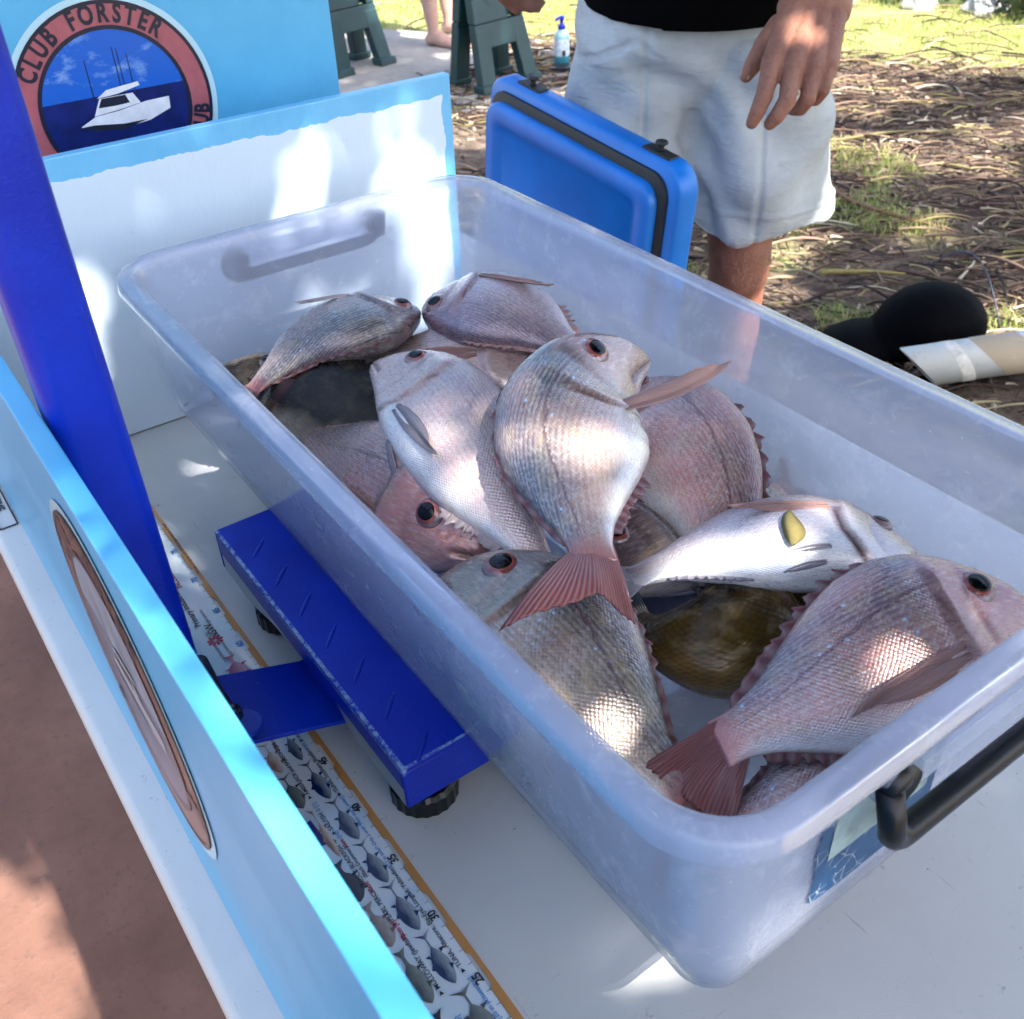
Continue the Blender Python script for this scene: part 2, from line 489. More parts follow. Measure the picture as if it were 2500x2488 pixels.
# bracket rising to the post
m = MB(T)
m.loft([[(.04, .442, .036), (.04, .514, .036), (.04, .514, .040), (.04, .442, .040)], [(.020, .442, .036), (.020, .514, .036), (.020, .514, .040), (.020, .442, .040)],
        [(-.06, .442, .066), (-.06, .514, .066), (-.06, .514, .070), (-.06, .442, .070)], [(-.087, .442, .066), (-.087, .514, .066), (-.087, .514, .070), (-.087, .442, .070)]])
m.build('bracket', M_BLUE, sc, bevel=.001)
m = MB(T)
m.loft([rrect(-.0885, -.0500, .498, .534, .009, z, 6) for z in (.066, .3, .6, .95)])
smooth_by_angle(m.build('post', M_BLUE, sc), .9)
m = MB(T); m.box(-.10, .0, .485, .53, .93, 1.10)
m.build('display_head', M_BLUE, sc, bevel=.008, bseg=3)
m = MB(T)
m.tube([(-.058, .498, .098), (-.058, .494, .099), (-.058, .468, .092), (-.056, .452, .088)], [.006, .0115, .0105, .0095], 16)
m.build('locking_lever', M_STEEL, sc, smooth=True)
for y0, r in ((.452, .0125), (.448, .0115)):
    MB(T).tube([(-.056, y0, .088), (-.056, y0 - .0025, .087)], r, 20).build('washer', M_STEEL, sc)
m = MB(T); m.tube([(-.045, .452, .0695), (-.045, .452, .073)], .0125, 20); m.build('bolt_head', M_BLUE, sc, smooth=False, bevel=.001)
MB(T).tube([(-.058, .49, .098), (-.058, .51, .094)], .0075, 12).build('pivot', M_STEEL, sc, smooth=True)

# ---------------------------------------------------------------- the measuring ruler stuck to the table
rl = thing('fish_ruler', (-.04, .45, T), 'white adhesive fish measuring ruler with orange edge stuck on the table', 'ruler')
RX0, RX1, RY0, RY1 = -.094, .0095, .10, .88
def sheet(x0, x1, y0, y1, h): return MB(T).box(x0, x1, y0, y1, .0002, h)
q = NT('ruler_white_print'); o = q.geo()
c = q.mix(q.mapr(q.noise(o, 16, 4), .4, .65), (.66, .70, .73), (.48, .60, .70))
RULER_WHITE = q.p(Base_Color=c, Roughness=.12, Coat_Weight=.5)
q = NT('ruler_orange_print'); o = q.geo()
sp = q.ramp(q.noise(q.mapv(o, (1, 2, 1), rot=(0, 0, .6)), 160, 5, .8), [(.66, 0), (.70, .8)])
RULER_ORANGE = q.p(Base_Color=q.mix(sp, (.46, .21, .055), (.7, .55, .4)), Roughness=.35)
sheet(RX0, .0038, RY0, RY1, .0006).build('ruler_strip', RULER_WHITE, rl, recalc=True)
# toothed orange edge: steps outward every 5 cm
pts = [(RX1, RY0), (RX1, RY1)]
left = []
y = RY1
ks = list(range(int(RY1 * 100), int(RY0 * 100), -1))
prof = []
for s_ in np.arange(RY0, RY1 + .0001, .0025):
    f5 = (s_ * 100 - 1.6) % 5.0
    xx = .0040 if f5 < 2.2 else (.0040 - .0032 * (f5 - 2.2) / .8 if f5 < 3.0 else .0008)
    xx = .0040 if f5 < 2.2 else (.0058 if f5 > 3.2 else .0040 + .0018 * (f5 - 2.2))
    prof.append((.0042 if f5 < 2.6 else .0062, s_))
poly = [(RX1, RY0), (RX1, RY1)] + list(reversed(prof))
MB(T).prism(poly, .0007, .0010).build('orange_edge', RULER_ORANGE, rl)
INKS = dict(black=M_INK, blue=plain('blue_ink', (.02, .20, .55), .4), red=plain('red_ink', (.45, .015, .07), .4), grey=plain('grey_ink', (.18, .2, .22), .4))
def rtext(txt, x, y, size, ink='black', bold=.0):
    mb = MB(T)
    text_on(mb, txt, size * .86, (x, y, .00125), (0, 1, 0), (-1, 0, 0), bold)
    mb.build('printed_text', INKS[ink], rl, recalc=False)
for s_ in (15, 20, 25, 30, 35, 40, 45, 50, 55, 60, 65, 70, 75):
    rtext(str(s_), .0038, s_ / 100 - .004, .0088, 'black' if s_ < 50 else 'blue', .0002)
for k in range(int(RY0 * 100) + 1, int(RY1 * 100)):
    MB(T).box(.0012 if k % 5 else -.001, .0040, k / 100 - .0001, k / 100 + .0002, .0011, .0012).build('tick', M_INK, rl)
def tri(x, y, s=.0035):
    MB(T).prism([(x, y), (x - s, y), (x - s * .5, y + s)], .0011, .0012).build('marker', M_INK, rl)
for (t_, x, y, sz, ink) in (
    ('TUNA, Albacore, Big-Eye, Longtail, Yellowfin:', -.0018, .262, .0052, 'black'), ('0 [7 in total* Only 2 over 90cm and 5 under]', -.0018, .345, .0044, 'blue'),
    ('TUNA, Southern Bluefin:', -.0018, .420, .0052, 'black'), ('0 [1]', -.0018, .466, .0046, 'blue'), ('WAHOO:', -.0018, .480, .0050, 'black'), ('0 [5]', -.0018, .497, .0046, 'blue'),
    ('MULLOWAY (Jewfish):', -.0195, .258, .0052, 'black'), ('70cm [1]', -.0195, .296, .0050, 'red'),
    ('PEARL PERCH:', -.0200, .312, .0052, 'black'), ('30cm', -.0200, .336, .0050, 'red'),
    ('ROCK BLACKFISH', -.0215, .346, .0050, 'black'), ('(Black Drummer):', -.0180, .348, .0046, 'black'), ('30cm', -.0180, .375, .0046, 'red'), ('[10]', -.0180, .385, .0046, 'blue'),
    ('SAILFISH:', -.0195, .394, .0052, 'black'), ('0 [1]', -.0195, .413, .0050, 'blue'),
    ('AMBERJACK and SAMSONFISH:', -.0195, .430, .0050, 'black'), ('0 [5 in total]', -.0195, .478, .0046, 'red'), ('SAMSONFISH', -.0350, .462, .0042, 'grey'), ('AMBERJACK', -.0350, .425, .0042, 'grey'),
    ('27cm', -.0340, .236, .0056, 'red'), ('[10, 20 in possession]', -.0340, .252, .0050, 'blue'),
    ('TREVALLIES: 30cm', -.0040, .188, .0054, 'black'), ('[20 in possession]', -.0010, .222, .0050, 'blue'), ('under 15cm', -.0240, .206, .0052, 'red'), ('[10 in total]', -.0195, .218, .0050, 'blue'),
    ('NSW', -.0085, .618, .0105, 'black'), ('Department of', -.0255, .640, .0088, 'black'), ('Primary Industries', -.0160, .640, .0088, 'black'),
    ('1800 043 536', -.0335, .640, .0068, 'red'), ('Report illegal fishing to FISHERS WATCH PHONELINE', -.042, .60, .0042, 'red'),
    ('*Bag limit comprised of a single species', -.0085, .588, .0052, 'grey'), ('combination of species', -.0150, .588, .0052, 'grey'),
    ('This item is a guide only and not a legal measure of length', .0090, .705, .0046, 'black'),
    ('THREATENED SPECIES', -.018, .690, .0078, 'red'), ('INCLUDING', -.011, .697, .0078, 'red'), ('PROTECTED', -.018, .745, .0075, 'red'),
    ('ABALONE and TURBAN SNAILS', -.0545, .60, .0042, 'grey'), ('or in possession of', -.05, .60, .0042, 'grey')):
    rtext(t_, x, y, sz, ink, .00012 if ink == 'red' or sz > .007 else .00005)
for x, y in ((-.0018, .258), (-.0018, .416), (-.0018, .476), (-.0195, .254), (-.0200, .308), (-.0215, .342), (-.0195, .390), (-.0195, .426)): tri(x, y, .0028)
# red flower emblem
m = MB(T)
for k in range(9):
    a = math.pi * 2 * k / 9; c, s_ = math.cos(a), math.sin(a)
    pts = [(.0016, -.0006), (.0058, -.0013), (.0070, 0), (.0058, .0013), (.0016, .0006)]
    m.prism([(-.0135 + c * x - s_ * y, .628 - .012 + s_ * x + c * y) for x, y in pts], .00115, .0013)
m.build('flower_emblem', INKS['red'], rl)
def fish_outline(L, H, kind):
    """Half-outlines of a printed fish, nose at 0, tail at L."""
    top, bot = [], []
    N = 16
    for i in range(N + 1):
        u = i / N
        env = (math.sin(math.pi * min(1, u / .80)) ** .72 if u < .8 else 0) * .5
        w = max(env, .045 if u > .5 else 0)
        if kind == 'deep': w = max((math.sin(math.pi * min(1, u / .84)) ** .6 if u < .84 else 0) * .5, .09 if u > .5 else 0)
        top.append((u * L * .86, w * H)); bot.append((u * L * .86, -w * H * .92))
    if kind == 'deep': tail = [(L, H * .33), (L * .97, 0), (L, -H * .33)]
    else: tail = [(L * .93, H * .26), (L, H * .55), (L * .955, H * .20), (L * .93, 0), (L * .955, -H * .20), (L, -H * .55), (L * .93, -H * .26)]
    return top + tail + list(reversed(bot))
def print_mat(name, back, belly):
    q = NT(name); x, y, z = q.sep(q.attr('pv').outputs['Vector'])
    n = q.noise(q.attr('pv').outputs['Vector'], 5, 4)
    f = q.math('ADD', y, q.math('MULTIPLY', q.math('SUBTRACT', n, .5), .5))
    q.p(Base_Color=q.ramp(f, [(.22, belly), (.72, back)]), Roughness=.25)
    return q.m
PRN = dict(tuna=print_mat('print_tuna', (.012, .025, .09), (.27, .31, .34)), black=print_mat('print_blackfish', (.012, .014, .025), (.04, .045, .06)),
           perch=print_mat('print_perch', (.16, .12, .11), (.36, .31, .29)), grey=print_mat('print_grey', (.06, .07, .07), (.20, .22, .20)),
           pink=print_mat('print_pink', (.36, .05, .13), (.55, .30, .34)), gold=print_mat('print_gold', (.30, .16, .10), (.62, .58, .52)), shark=print_mat('print_shark', (.03, .05, .09), (.20, .24, .28)),
           sail=plain('print_sail', (.015, .01, .16), .3))
def print_fish(x, y, L, H, mat, kind='tuna', tilt=0.0, fins=True):
    H *= .62; ol = fish_outline(L, H, kind); mb = MB(T); ct, st = math.cos(tilt), math.sin(tilt)
    def tr(a, b): return (x - (b * ct - a * st) * 1.0, y + a * ct + b * st)
    pts = [tr(a, b) for a, b in ol]
    vs = [(p[0], p[1], .0012) for p in pts]; at_ = [(a / L, .5 + b / H, 0) for a, b in ol]
    mb.add(vs, [tuple(range(len(vs)))])
    if fins:
        for (a0, a1, b0, b1, sg) in ((.30, .48, .36, .66, 1), (.52, .60, .33, .60, 1), (.54, .62, .30, .62, -1), (.22, .34, .3, .55, -1)):
            f = [tr(a0 * L, sg * b0 * H), tr((a0 + .07) * L, sg * b1 * H), tr(a1 * L, sg * b0 * H)]
            mb.add([(p[0], p[1], .00122) for p in f], [(0, 1, 2)]); at_ += [(.4, .9 if sg > 0 else .8, 0)] * 3
    return mb.build('printed_fish', PRN[mat], rl, recalc=False, attrs={'pv': ('FLOAT_VECTOR', at_)})
for a in ((-.0108, .2548, .040, .018, 'tuna'), (-.0105, .2963, .041, .019, 'tuna'), (-.0100, .3366, .039, .018, 'tuna'), (-.0095, .3763, .041, .018, 'tuna'), (-.0098, .4172, .041, .018, 'tuna'), (-.0105, .4595, .036, .013, 'shark'), (-.0105, .499, .036, .014, 'tuna'), (-.0105, .2105, .041, .024, 'grey'), (-.0105, .168, .04, .02, 'tuna')):
    print_fish(*a)
print_fish(-.0280, .2531, .040, .020, 'grey', 'deep'); print_fish(-.0295, .2971, .035, .025, 'perch', 'deep'); print_fish(-.0305, .3351, .035, .026, 'black', 'deep')
print_fish(-.0300, .2130, .035, .020, 'black', 'deep'); print_fish(-.0300, .172, .036, .02, 'grey', 'deep')
print_fish(-.0255, .3711, .048, .010, 'gold'); MB(T).prism([(-.0275, .386), (-.0375, .388), (-.0405, .400), (-.037, .408), (-.029, .410)], .0011, .00118).build('printed_sail', PRN['sail'], rl)
print_fish(-.0285, .4212, .035, .020, 'grey'); print_fish(-.0270, .4581, .034, .018, 'gold'); print_fish(-.027, .496, .036, .016, 'shark')
print_fish(-.044, .265, .04, .02, 'perch', 'deep'); print_fish(-.045, .32, .04, .02, 'grey'); print_fish(-.046, .38, .04, .02, 'black', 'deep'); print_fish(-.045, .44, .04, .02, 'grey')
print_fish(-.0115, .557, .036, .026, 'pink', 'deep'); print_fish(-.019, .712, .036, .012, 'shark', 'tuna', -.35); print_fish(-.040, .715, .036, .012, 'shark', 'tuna', -.3)

# ---------------------------------------------------------------- the translucent tub
def mat_tub():
    """Milky translucent polypropylene, scuffed and scratched."""
    q = NT('milky_polypropylene'); o = q.geo()
    q.t.nodes.remove(q.b)
    scuff = q.ramp(q.noise(o, 34, 4, .72, .4), [(.54, 0), (.72, 1)])
    scr = q.ramp(q.noise(q.mapv(o, (9, 60, 60), rot=(.5, .3, .6)), 5, 3, .75, 1.0), [(.69, 0), (.73, .9)])
    scr2 = q.ramp(q.noise(q.mapv(o, (60, 10, 70), rot=(.2, .5, .2)), 5, 3, .75, 1.0), [(.69, 0), (.73, .9)])
    chip = q.math('MULTIPLY', q.ramp(q.vor(o, 36), [(.07, .8), (.14, 0)]), q.ramp(scuff, [(.3, 0), (.8, 1)]))
    haze = q.math('MAXIMUM', q.math('MULTIPLY', scuff, .30), q.math('MAXIMUM', q.math('MULTIPLY', q.math('MAXIMUM', scr, scr2), .9), chip))
    col = q.mix(haze, (.78, .835, 1.0), (.97, .975, 1.0))
    nrm = q.bump(q.noise(o, 120, 4), .06, .002)
    dif = q.n('BsdfDiffuse', {'Color': col, 'Normal': nrm})
    trl = q.n('BsdfTranslucent', {'Color': col})
    mk = q.n('MixShader', {0: .5, 1: dif.outputs[0], 2: trl.outputs[0]})
    tr = q.n('BsdfTransparent', {'Color': (.95, .962, 1.0)})
    fac = q.mapr(haze, 0, 1, .69, .36)
    body = q.n('MixShader', {0: fac, 1: mk.outputs[0], 2: tr.outputs[0]})
    gl = q.n('BsdfGlossy', {'Color': (1, 1, 1), 'Roughness': .12, 'Normal': nrm})
    fr = q.n('Fresnel', {'IOR': 1.42, 'Normal': nrm})
    out = q.n('MixShader', {0: q.math('MULTIPLY', fr.outputs[0], .65), 1: body.outputs[0], 2: gl.outputs[0]})
    q.t.links.new(out.outputs[0], q.o.inputs[0])
    return q.m
M_TUB = mat_tub()
UX0, UX1, UY0, UY1, UZ, UB = .0484, .4010, .1295, .8490, .235, .0815
tub = thing('storage_tub', (.225, .49, T + UB), 'long milky translucent plastic tub full of fish standing on the scale', 'tub')
def tub_rect(z):
    f = min(1, max(0, (.2195 - z) / (.2195 - UB)))
    return UX0 + f * .0115, UX1 - f * .010, UY0 - f * .001, UY1 + f * .006
def ur(d, z, r, n=10):
    """Ring of the tub: the wall line at height z grown outward by d."""
    x0, x1, y0, y1 = tub_rect(z)
    return rrect(x0 - d, x1 + d, y0 - d, y1 + d, max(.004, r + d - .014 * min(1, max(0, (.2195 - z) / (.2195 - UB)))), z, n)
R0 = .036
rings = [ur(-.030, UB + .0035, R0), ur(-.012, UB + .0045, R0), ur(-.0048, UB + .010, R0), ur(-.0030, UB + .020, R0),
         ur(-.0025, .140, R0), ur(-.0025, .212, R0), ur(-.0015, .2195, R0), ur(0.0, .231, R0), ur(.0015, .2345, R0), ur(.004, .2352, R0),
         ur(.0115, .2342, R0), ur(.0142, .2325, R0), ur(.0152, .2300, R0), ur(.0162, .2215, R0), ur(.0154, .2203, R0), ur(.0146, .2213, R0), ur(.0135, .2295, R0), ur(.0120, .2312, R0),
         ur(.0035, .2322, R0), ur(.0018, .2290, R0), ur(.0005, .2195, R0), ur(-.0004, .211, R0), ur(-.0003, .140, R0), ur(-.0002, UB + .022, R0), ur(-.0012, UB + .010, R0), ur(-.006, UB + .0025, R0), ur(-.012, UB, R0)]
m = MB(T); m.loft(rings, True, True)
smooth_by_angle(m.build('tub_shell', M_TUB, tub), 1.0)
# ribs on the floor
for x in (.14, .225, .31):
    MB(T).box(x - .003, x + .003, .20, .78, UB + .0036, UB + .006).build('floor_rib', M_TUB, tub, bevel=.001)
MB(T).box(.10, .35, .735, .741, UB + .0036, UB + .006).build('floor_rib', M_TUB, tub, bevel=.001)
# handle recesses and swing handles on both short ends
def handle(sg, zc):
    yo = UY0 - .0015 if sg < 0 else UY1 + .0015
    def Y(d): return yo + sg * d
    m = MB(T)
    x0, x1 = .163, .288
    z1, z0 = .2155, .1985
    for (a, b) in ((x0, x1),):
        ys = sorted((Y(.000), Y(.0155)))
        rings = [[(a, ys[0], z0), (b, ys[0], z0), (b, ys[1], z0), (a, ys[1], z0)], [(a, ys[0], z1), (b, ys[0], z1), (b, ys[1], z1), (a, ys[1], z1)]]
        m.loft(rings)
    m.build('handle_recess', M_TUB, tub, bevel=.002)
    for xx in (.150, .300):
        mm = MB(T); ys = sorted((Y(-.001), Y(.013)))
        mm.prism([(xx - .009, .217), (xx + .009, .217), (xx + .006, .193), (xx - .006, .193)], ys[0], ys[1], axis='y')
        mm.build('handle_lug', M_TUB, tub, bevel=.002)
    pts = []
    xa, xb = .152, .298
    yb = Y(.0185); yt = Y(.012)
    zt = .206
    m = MB(T)
    m.tube([(xa, Y(.004), zt), (xa, Y(.0165), zt)], .0105, 20)
    m.tube([(xb, Y(.004), zt), (xb, Y(.0165), zt)], .0105, 20)
    c = .012
    pts = [(xa - .006, yt, zt), (xa - .006, yb, zc + c)] + [(xa - .006 + c * (1 - math.cos(t)), yb, zc + c * (1 - math.sin(t))) for t in (.4, .8, 1.2, 1.57)]
    pts += [(x, yb, zc) for x in (.19, .225, .26)] + [(xb + .006 - c * (1 - math.cos(t)), yb, zc + c * (1 - math.sin(t))) for t in (1.57, 1.2, .8, .4)] + [(xb + .006, yb, zc + c), (xb + .006, yt, zt)]
    m.tube(pts, .0066, 14)
    m.build('handle', M_BLACKP, tub, smooth=True)
handle(-1, .172)
handle(1, .186)
# torn blue price label on the near end wall
def mat_label():
    q = NT('torn_blue_label'); o = q.geo()
    tear = q.vor(q.mapv(o, (90, 10, 90)), 1.1, 'DISTANCE_TO_EDGE')
    worn = q.math('MULTIPLY', q.ramp(tear, [(.012, .8), (.03, 0)]), q.ramp(q.noise(o, 70, 3), [(.45, 0), (.55, 1)]))
    q.p(Base_Color=q.mix(worn, (.004, .05, .14), (.40, .46, .50)), Roughness=.4)
    return q.m
M_LABEL = mat_label()
def wall_y(z): return tub_rect(z)[2] - .0004      # outer face of the near wall at height z
def on_wall(poly, off, name, mat, par):
    n = len(poly); mb = MB(T)
    mb.add([(x, wall_y(z) - off, z) for x, z in poly], [tuple(range(n))])
    return mb.build(name, mat, par, recalc=False)
lab = on_wall([(.120, .211), (.128, .2115), (.170, .2105), (.213, .209), (.214, .118), (.150, .117), (.126, .119), (.1225, .123), (.124, .140), (.1215, .160), (.1235, .186)], .0006, 'price_label', M_LABEL, tub)
on_wall([(.131, .196), (.205, .196), (.205, .150), (.131, .150)], .0010, 'label_picture', plain('faded_label_picture', (.24, .33, .33), .4, var=.35, vscale=60), lab)

# ---------------------------------------------------------------- fish
def mat_fish(name, back, mid, belly, spots=1.0, pink=(.50, .22, .20), pinkamt=.5, dark=0.0, scale_n=52, gold=.3, rough=.30, metal=.32, lateral=.7, tailred=.8):
    """Fish skin: counter-shading along the girth, staggered scales, blue spots, lateral line."""
    q = NT(name)
    fv = q.attr('fv').outputs['Vector']         # s along body, h belly -1 .. back +1, half-girth in metres
    s, h, g = q.sep(fv)
    uvn = q.attr('fuv').outputs['Vector']       # arc length, girth length (metres)
    big = q.noise(q.mapv(uvn, (1, 1, 1)), 34, 4, .6)
    fine = q.noise(q.mapv(uvn, (1, 3, 1)), 160, 4, .6)
    hh = q.math('ADD', q.math('MULTIPLY_ADD', h, .5, .5), q.math('MULTIPLY', q.math('SUBTRACT', big, .5), .30))
    col = q.ramp(hh, [(.10, belly), (.34, mid), (.56, tuple(a * .6 + b * .4 for a, b in zip(mid, back))), (.82, back)])
    pk = q.math('MULTIPLY', q.ramp(q.noise(q.mapv(uvn, (1, 1, 1), loc=(.3, .1, 0)), 20, 4, .6), [(.38, 0), (.62, 1)]), pinkamt)
    band = q.ramp(hh, [(.16, 0), (.42, 1), (.80, .6)])
    headf = q.mapr(s, .34, .28, 0, 1)
    tailf = q.mapr(s, .86, 1.0, 0, .8)
    pk = q.math('MAXIMUM', q.math('MULTIPLY', pk, band), q.math('MULTIPLY', q.math('MAXIMUM', headf, tailf), pinkamt * .7))
    col = q.mix(pk, col, pink)
    # scales: diamond lattice
    uvr = q.mapv(uvn, (1, 1, 1), rot=(0, 0, math.radians(45)))
    cells = q.n('TexVoronoi', {'Vector': uvr, 'Scale': scale_n * 9.0, 'Randomness': .22})
    cd = cells.outputs[0]; cc = cells.outputs[1]
    body = q.math('MULTIPLY', q.mapr(s, .30, .38), q.mapr(s, 1.0, .9))
    cr, cg, cb = q.sep(cc)
    edge = q.math('MULTIPLY', q.math('MULTIPLY', q.ramp(cd, [(.40, 0), (.62, 1)]), body), q.ramp(q.noise(uvn, 26, 3), [(.32, .25), (.62, 1.2)]))
    col = q.mix(q.math('MULTIPLY', edge, .36), col, tuple(x * .38 for x in back))
    shin = q.math('MULTIPLY', q.math('MULTIPLY', q.ramp(cr, [(.45, 0), (.95, 1)]), body), .20 if dark < .5 else .0)
    col = q.mix(shin, col, (.74, .74, .74))
    ux, uy, uz = q.sep(uvn)
    row = q.math('SINE', q.math('MULTIPLY', q.math('ADD', uy, q.math('MULTIPLY', fine, .0012)), 2 * math.pi / .0042))
    col = q.mix(q.math('MULTIPLY', q.math('MULTIPLY_ADD', row, .5, .5), q.math('MULTIPLY', body, .18 if dark < .5 else .0)), col, (.74, .70, .70))
    gl = q.math('MULTIPLY', q.ramp(q.noise(uvn, 60, 3), [(.5, 0), (.7, 1)]), gold)
    col = q.mix(gl, col, (.46, .36, .20))
    if spots:
        sv = q.n('TexVoronoi', {'Vector': q.mapv(uvn, (1, 1, 1)), 'Scale': 120.0, 'Randomness': .95})
        r2, g2, b2 = q.sep(sv.outputs[1])
        sp = q.math('MULTIPLY', q.ramp(sv.outputs[0], [(.08, 1), (.15, 0)]), q.math('GREATER_THAN', r2, .30))
        sp = q.math('MULTIPLY', sp, q.math('MULTIPLY', q.ramp(hh, [(.44, 0), (.54, 1), (.93, 1), (1, .3)]), q.mapr(s, .33, .40)))
        col = q.mix(q.math('MULTIPLY', sp, spots), col, (.36, .56, .76))
    # lateral line
    lh = q.math('SUBTRACT', q.math('MULTIPLY_ADD', s, -.42, .66), h)
    ll = q.math('MULTIPLY', q.ramp(q.math('ABSOLUTE', q.math('ADD', lh, q.math('MULTIPLY', q.math('SUBTRACT', cr, .5), .03))), [(.008, 1), (.03, 0)]), q.math('MULTIPLY', q.mapr(s, .31, .35), q.mapr(s, 1.0, .95)))
    col = q.mix(q.math('MULTIPLY', ll, lateral), col, (.10, .05, .07))
    # head skin streaks
    st = q.math('MULTIPLY', q.ramp(q.noise(q.mapv(uvn, (1, 3.2, 1), rot=(0, 0, .5)), 120, 5, .7), [(.5, 0), (.62, 1)]), q.math('MULTIPLY', headf, .35))
    col = q.mix(st, col, (.72, .66, .64) if dark < .5 else (.1, .1, .09))
    if dark >= .5:
        mo = q.ramp(q.noise(q.geo(), 70, 6, .75), [(.50, 0), (.66, 1)])
        col = q.mix(q.math('MULTIPLY', mo, .45), col, tuple(min(1, x * 4 + .02) for x in back))
    col = q.mix(q.math('MULTIPLY', q.mapr(q.math('ADD', s, q.math('MULTIPLY', q.math('SUBTRACT', fine, .5), .08)), .91, .985), .0 if dark >= .5 else tailred), col, (.35, .10, .09))
    # the gill slit and mouth corner
    col = q.mix(q.attr('dk').outputs['Fac'], col, (.055, .008, .012))
    q.p(Base_Color=col, Metallic=metal, Roughness=q.mapr(fine, .3, .7, rough * .75, rough * 1.25), Coat_Weight=.9 if dark < .5 else .25, Coat_Roughness=.05, Specular_IOR_Level=.5 if dark < .5 else .15, Subsurface_Weight=0.0)
    dome = q.math('MULTIPLY', q.math('SUBTRACT', .6, cd), body)
    n1 = q.bump(q.math('ADD', dome, q.math('MULTIPLY', fine, .35)), .38, .0010)
    q.set(q.b, 'Normal', n1)
    wet = q.noise(q.geo(), 330, 4, .6)
    q.set(q.b, 'Coat Normal', q.bump(q.math('ADD', wet, q.math('MULTIPLY', dome, .5)), .35, .0014))
    return q.m

def mat_fin(name, c0, c1, alpha=.25):
    """Fin membrane with rays; thin parts let light through."""
    q = NT(name)
    x, y, z = q.sep(q.attr('fin').outputs['Vector'])   # x across the rays, y root 0 .. tip 1
    rays = q.n('TexWave', {'Vector': q.n('CombineXYZ', {0: x, 1: 0.0, 2: 0.0}).outputs[0], 'Scale': 6.0, 'Distortion': .5, 'Detail': 2}, wave_type='BANDS').outputs[1]
    n = q.noise(q.attr('fin').outputs['Vector'], 6, 4)
    col = q.mix(q.math('ADD', q.math('MULTIPLY', y, .7), q.math('MULTIPLY', n, .4)), c0, c1)
    col = q.mix(q.math('MULTIPLY', rays, .55), col, tuple(min(1, a * .55 + .22) for a in c1))
    q.p(Base_Color=col, Roughness=.35, Coat_Weight=.4)
    q.set(q.b, 'Normal', q.bump(rays, .7, .0015))
    trl = q.n('BsdfTranslucent', {'Color': col})
    tp = q.n('BsdfTransparent')
    m1 = q.n('MixShader', {0: .3, 1: q.b.outputs[0], 2: trl.outputs[0]})
    al = q.math('MULTIPLY', q.math('SUBTRACT', 1.0, q.math('MULTIPLY', rays, .7)), q.math('MULTIPLY', q.mapr(y, .2, 1.0), alpha))
    m2 = q.n('MixShader', {0: al, 1: m1.outputs[0], 2: tp.outputs[0]})
    q.t.links.new(m2.outputs[0], q.o.inputs[0])
    return q.m

M_PUPIL = plain('wet_black_pupil', (.002, .002, .004), .10, spec=.35)
def mat_iris(name, c1, c2):
    q = NT(name); o = q.attr('er').outputs['Fac']
    n = q.noise(q.obj(), 500, 4)
    c = q.ramp(q.math('ADD', o, q.math('MULTIPLY', q.math('SUBTRACT', n, .5), .25)), [(.42, (.62, .48, .24)), (.50, c1), (.80, c2), (.95, (.20, .16, .17))])
    q.p(Base_Color=c, Roughness=.08, Coat_Weight=1.0, Coat_Roughness=.03)
    return q.m
M_IRIS = mat_iris('red_brown_iris', (.30, .07, .04), (.20, .05, .045))
M_IRIS_DK = mat_iris('dull_iris', (.10, .09, .07), (.06, .06, .06))

SNAP = dict(  # profile of a snapper: s, back, belly, half width (all as part of the body depth)
    s=[0, .010, .03, .06, .10, .16, .23, .31, .40, .52, .64, .76, .86, .94, 1.0],
    u=[.020, .050, .100, .170, .255, .365, .465, .530, .555, .520, .425, .290, .180, .132, .122],
    d=[.020, .055, .090, .130, .180, .250, .330, .400, .445, .445, .375, .250, .155, .118, .125],
    w=[.018, .042, .064, .090, .116, .150, .184, .208, .216, .205, .168, .115, .070, .040, .007])
LONG = dict(  # a lower, rounder fish
    s=[0, .012, .04, .09, .15, .22, .30, .40, .52, .64, .76, .86, .94, 1.0],
    u=[.05, .12, .22, .33, .42, .48, .51, .51, .48, .41, .31, .22, .17, .16],
    d=[.05, .12, .21, .29, .36, .41, .44, .45, .44, .38, .28, .20, .16, .15],
    w=[.05, .13, .20, .26, .31, .34, .36, .36, .33, .27, .19, .12, .07, .045])

def spline(pts, n):
    """Smooth curve through points, evenly spaced by arc length."""
    P = np.array(pts, float); k = len(P)
    ext = np.vstack([2 * P[0] - P[1], P, 2 * P[-1] - P[-2]])
    out = []
    for i in range(k - 1):
        p0, p1, p2, p3 = ext[i:i + 4]
        for t in np.linspace(0, 1, 24, endpoint=False):
            out.append(.5 * (2 * p1 + (p2 - p0) * t + (2 * p0 - 5 * p1 + 4 * p2 - p3) * t * t + (3 * p1 - p0 - 3 * p2 + p3) * t ** 3))
    out.append(P[-1]); out = np.array(out)
    d = np.r_[0, np.cumsum(np.linalg.norm(np.diff(out, axis=0), axis=1))]
    tt = np.linspace(0, d[-1], n)
    return np.stack([np.interp(tt, d, out[:, j]) for j in range(3)], 1), d[-1]

def unit(v): return v / (np.linalg.norm(v, axis=-1, keepdims=True) + 1e-12)

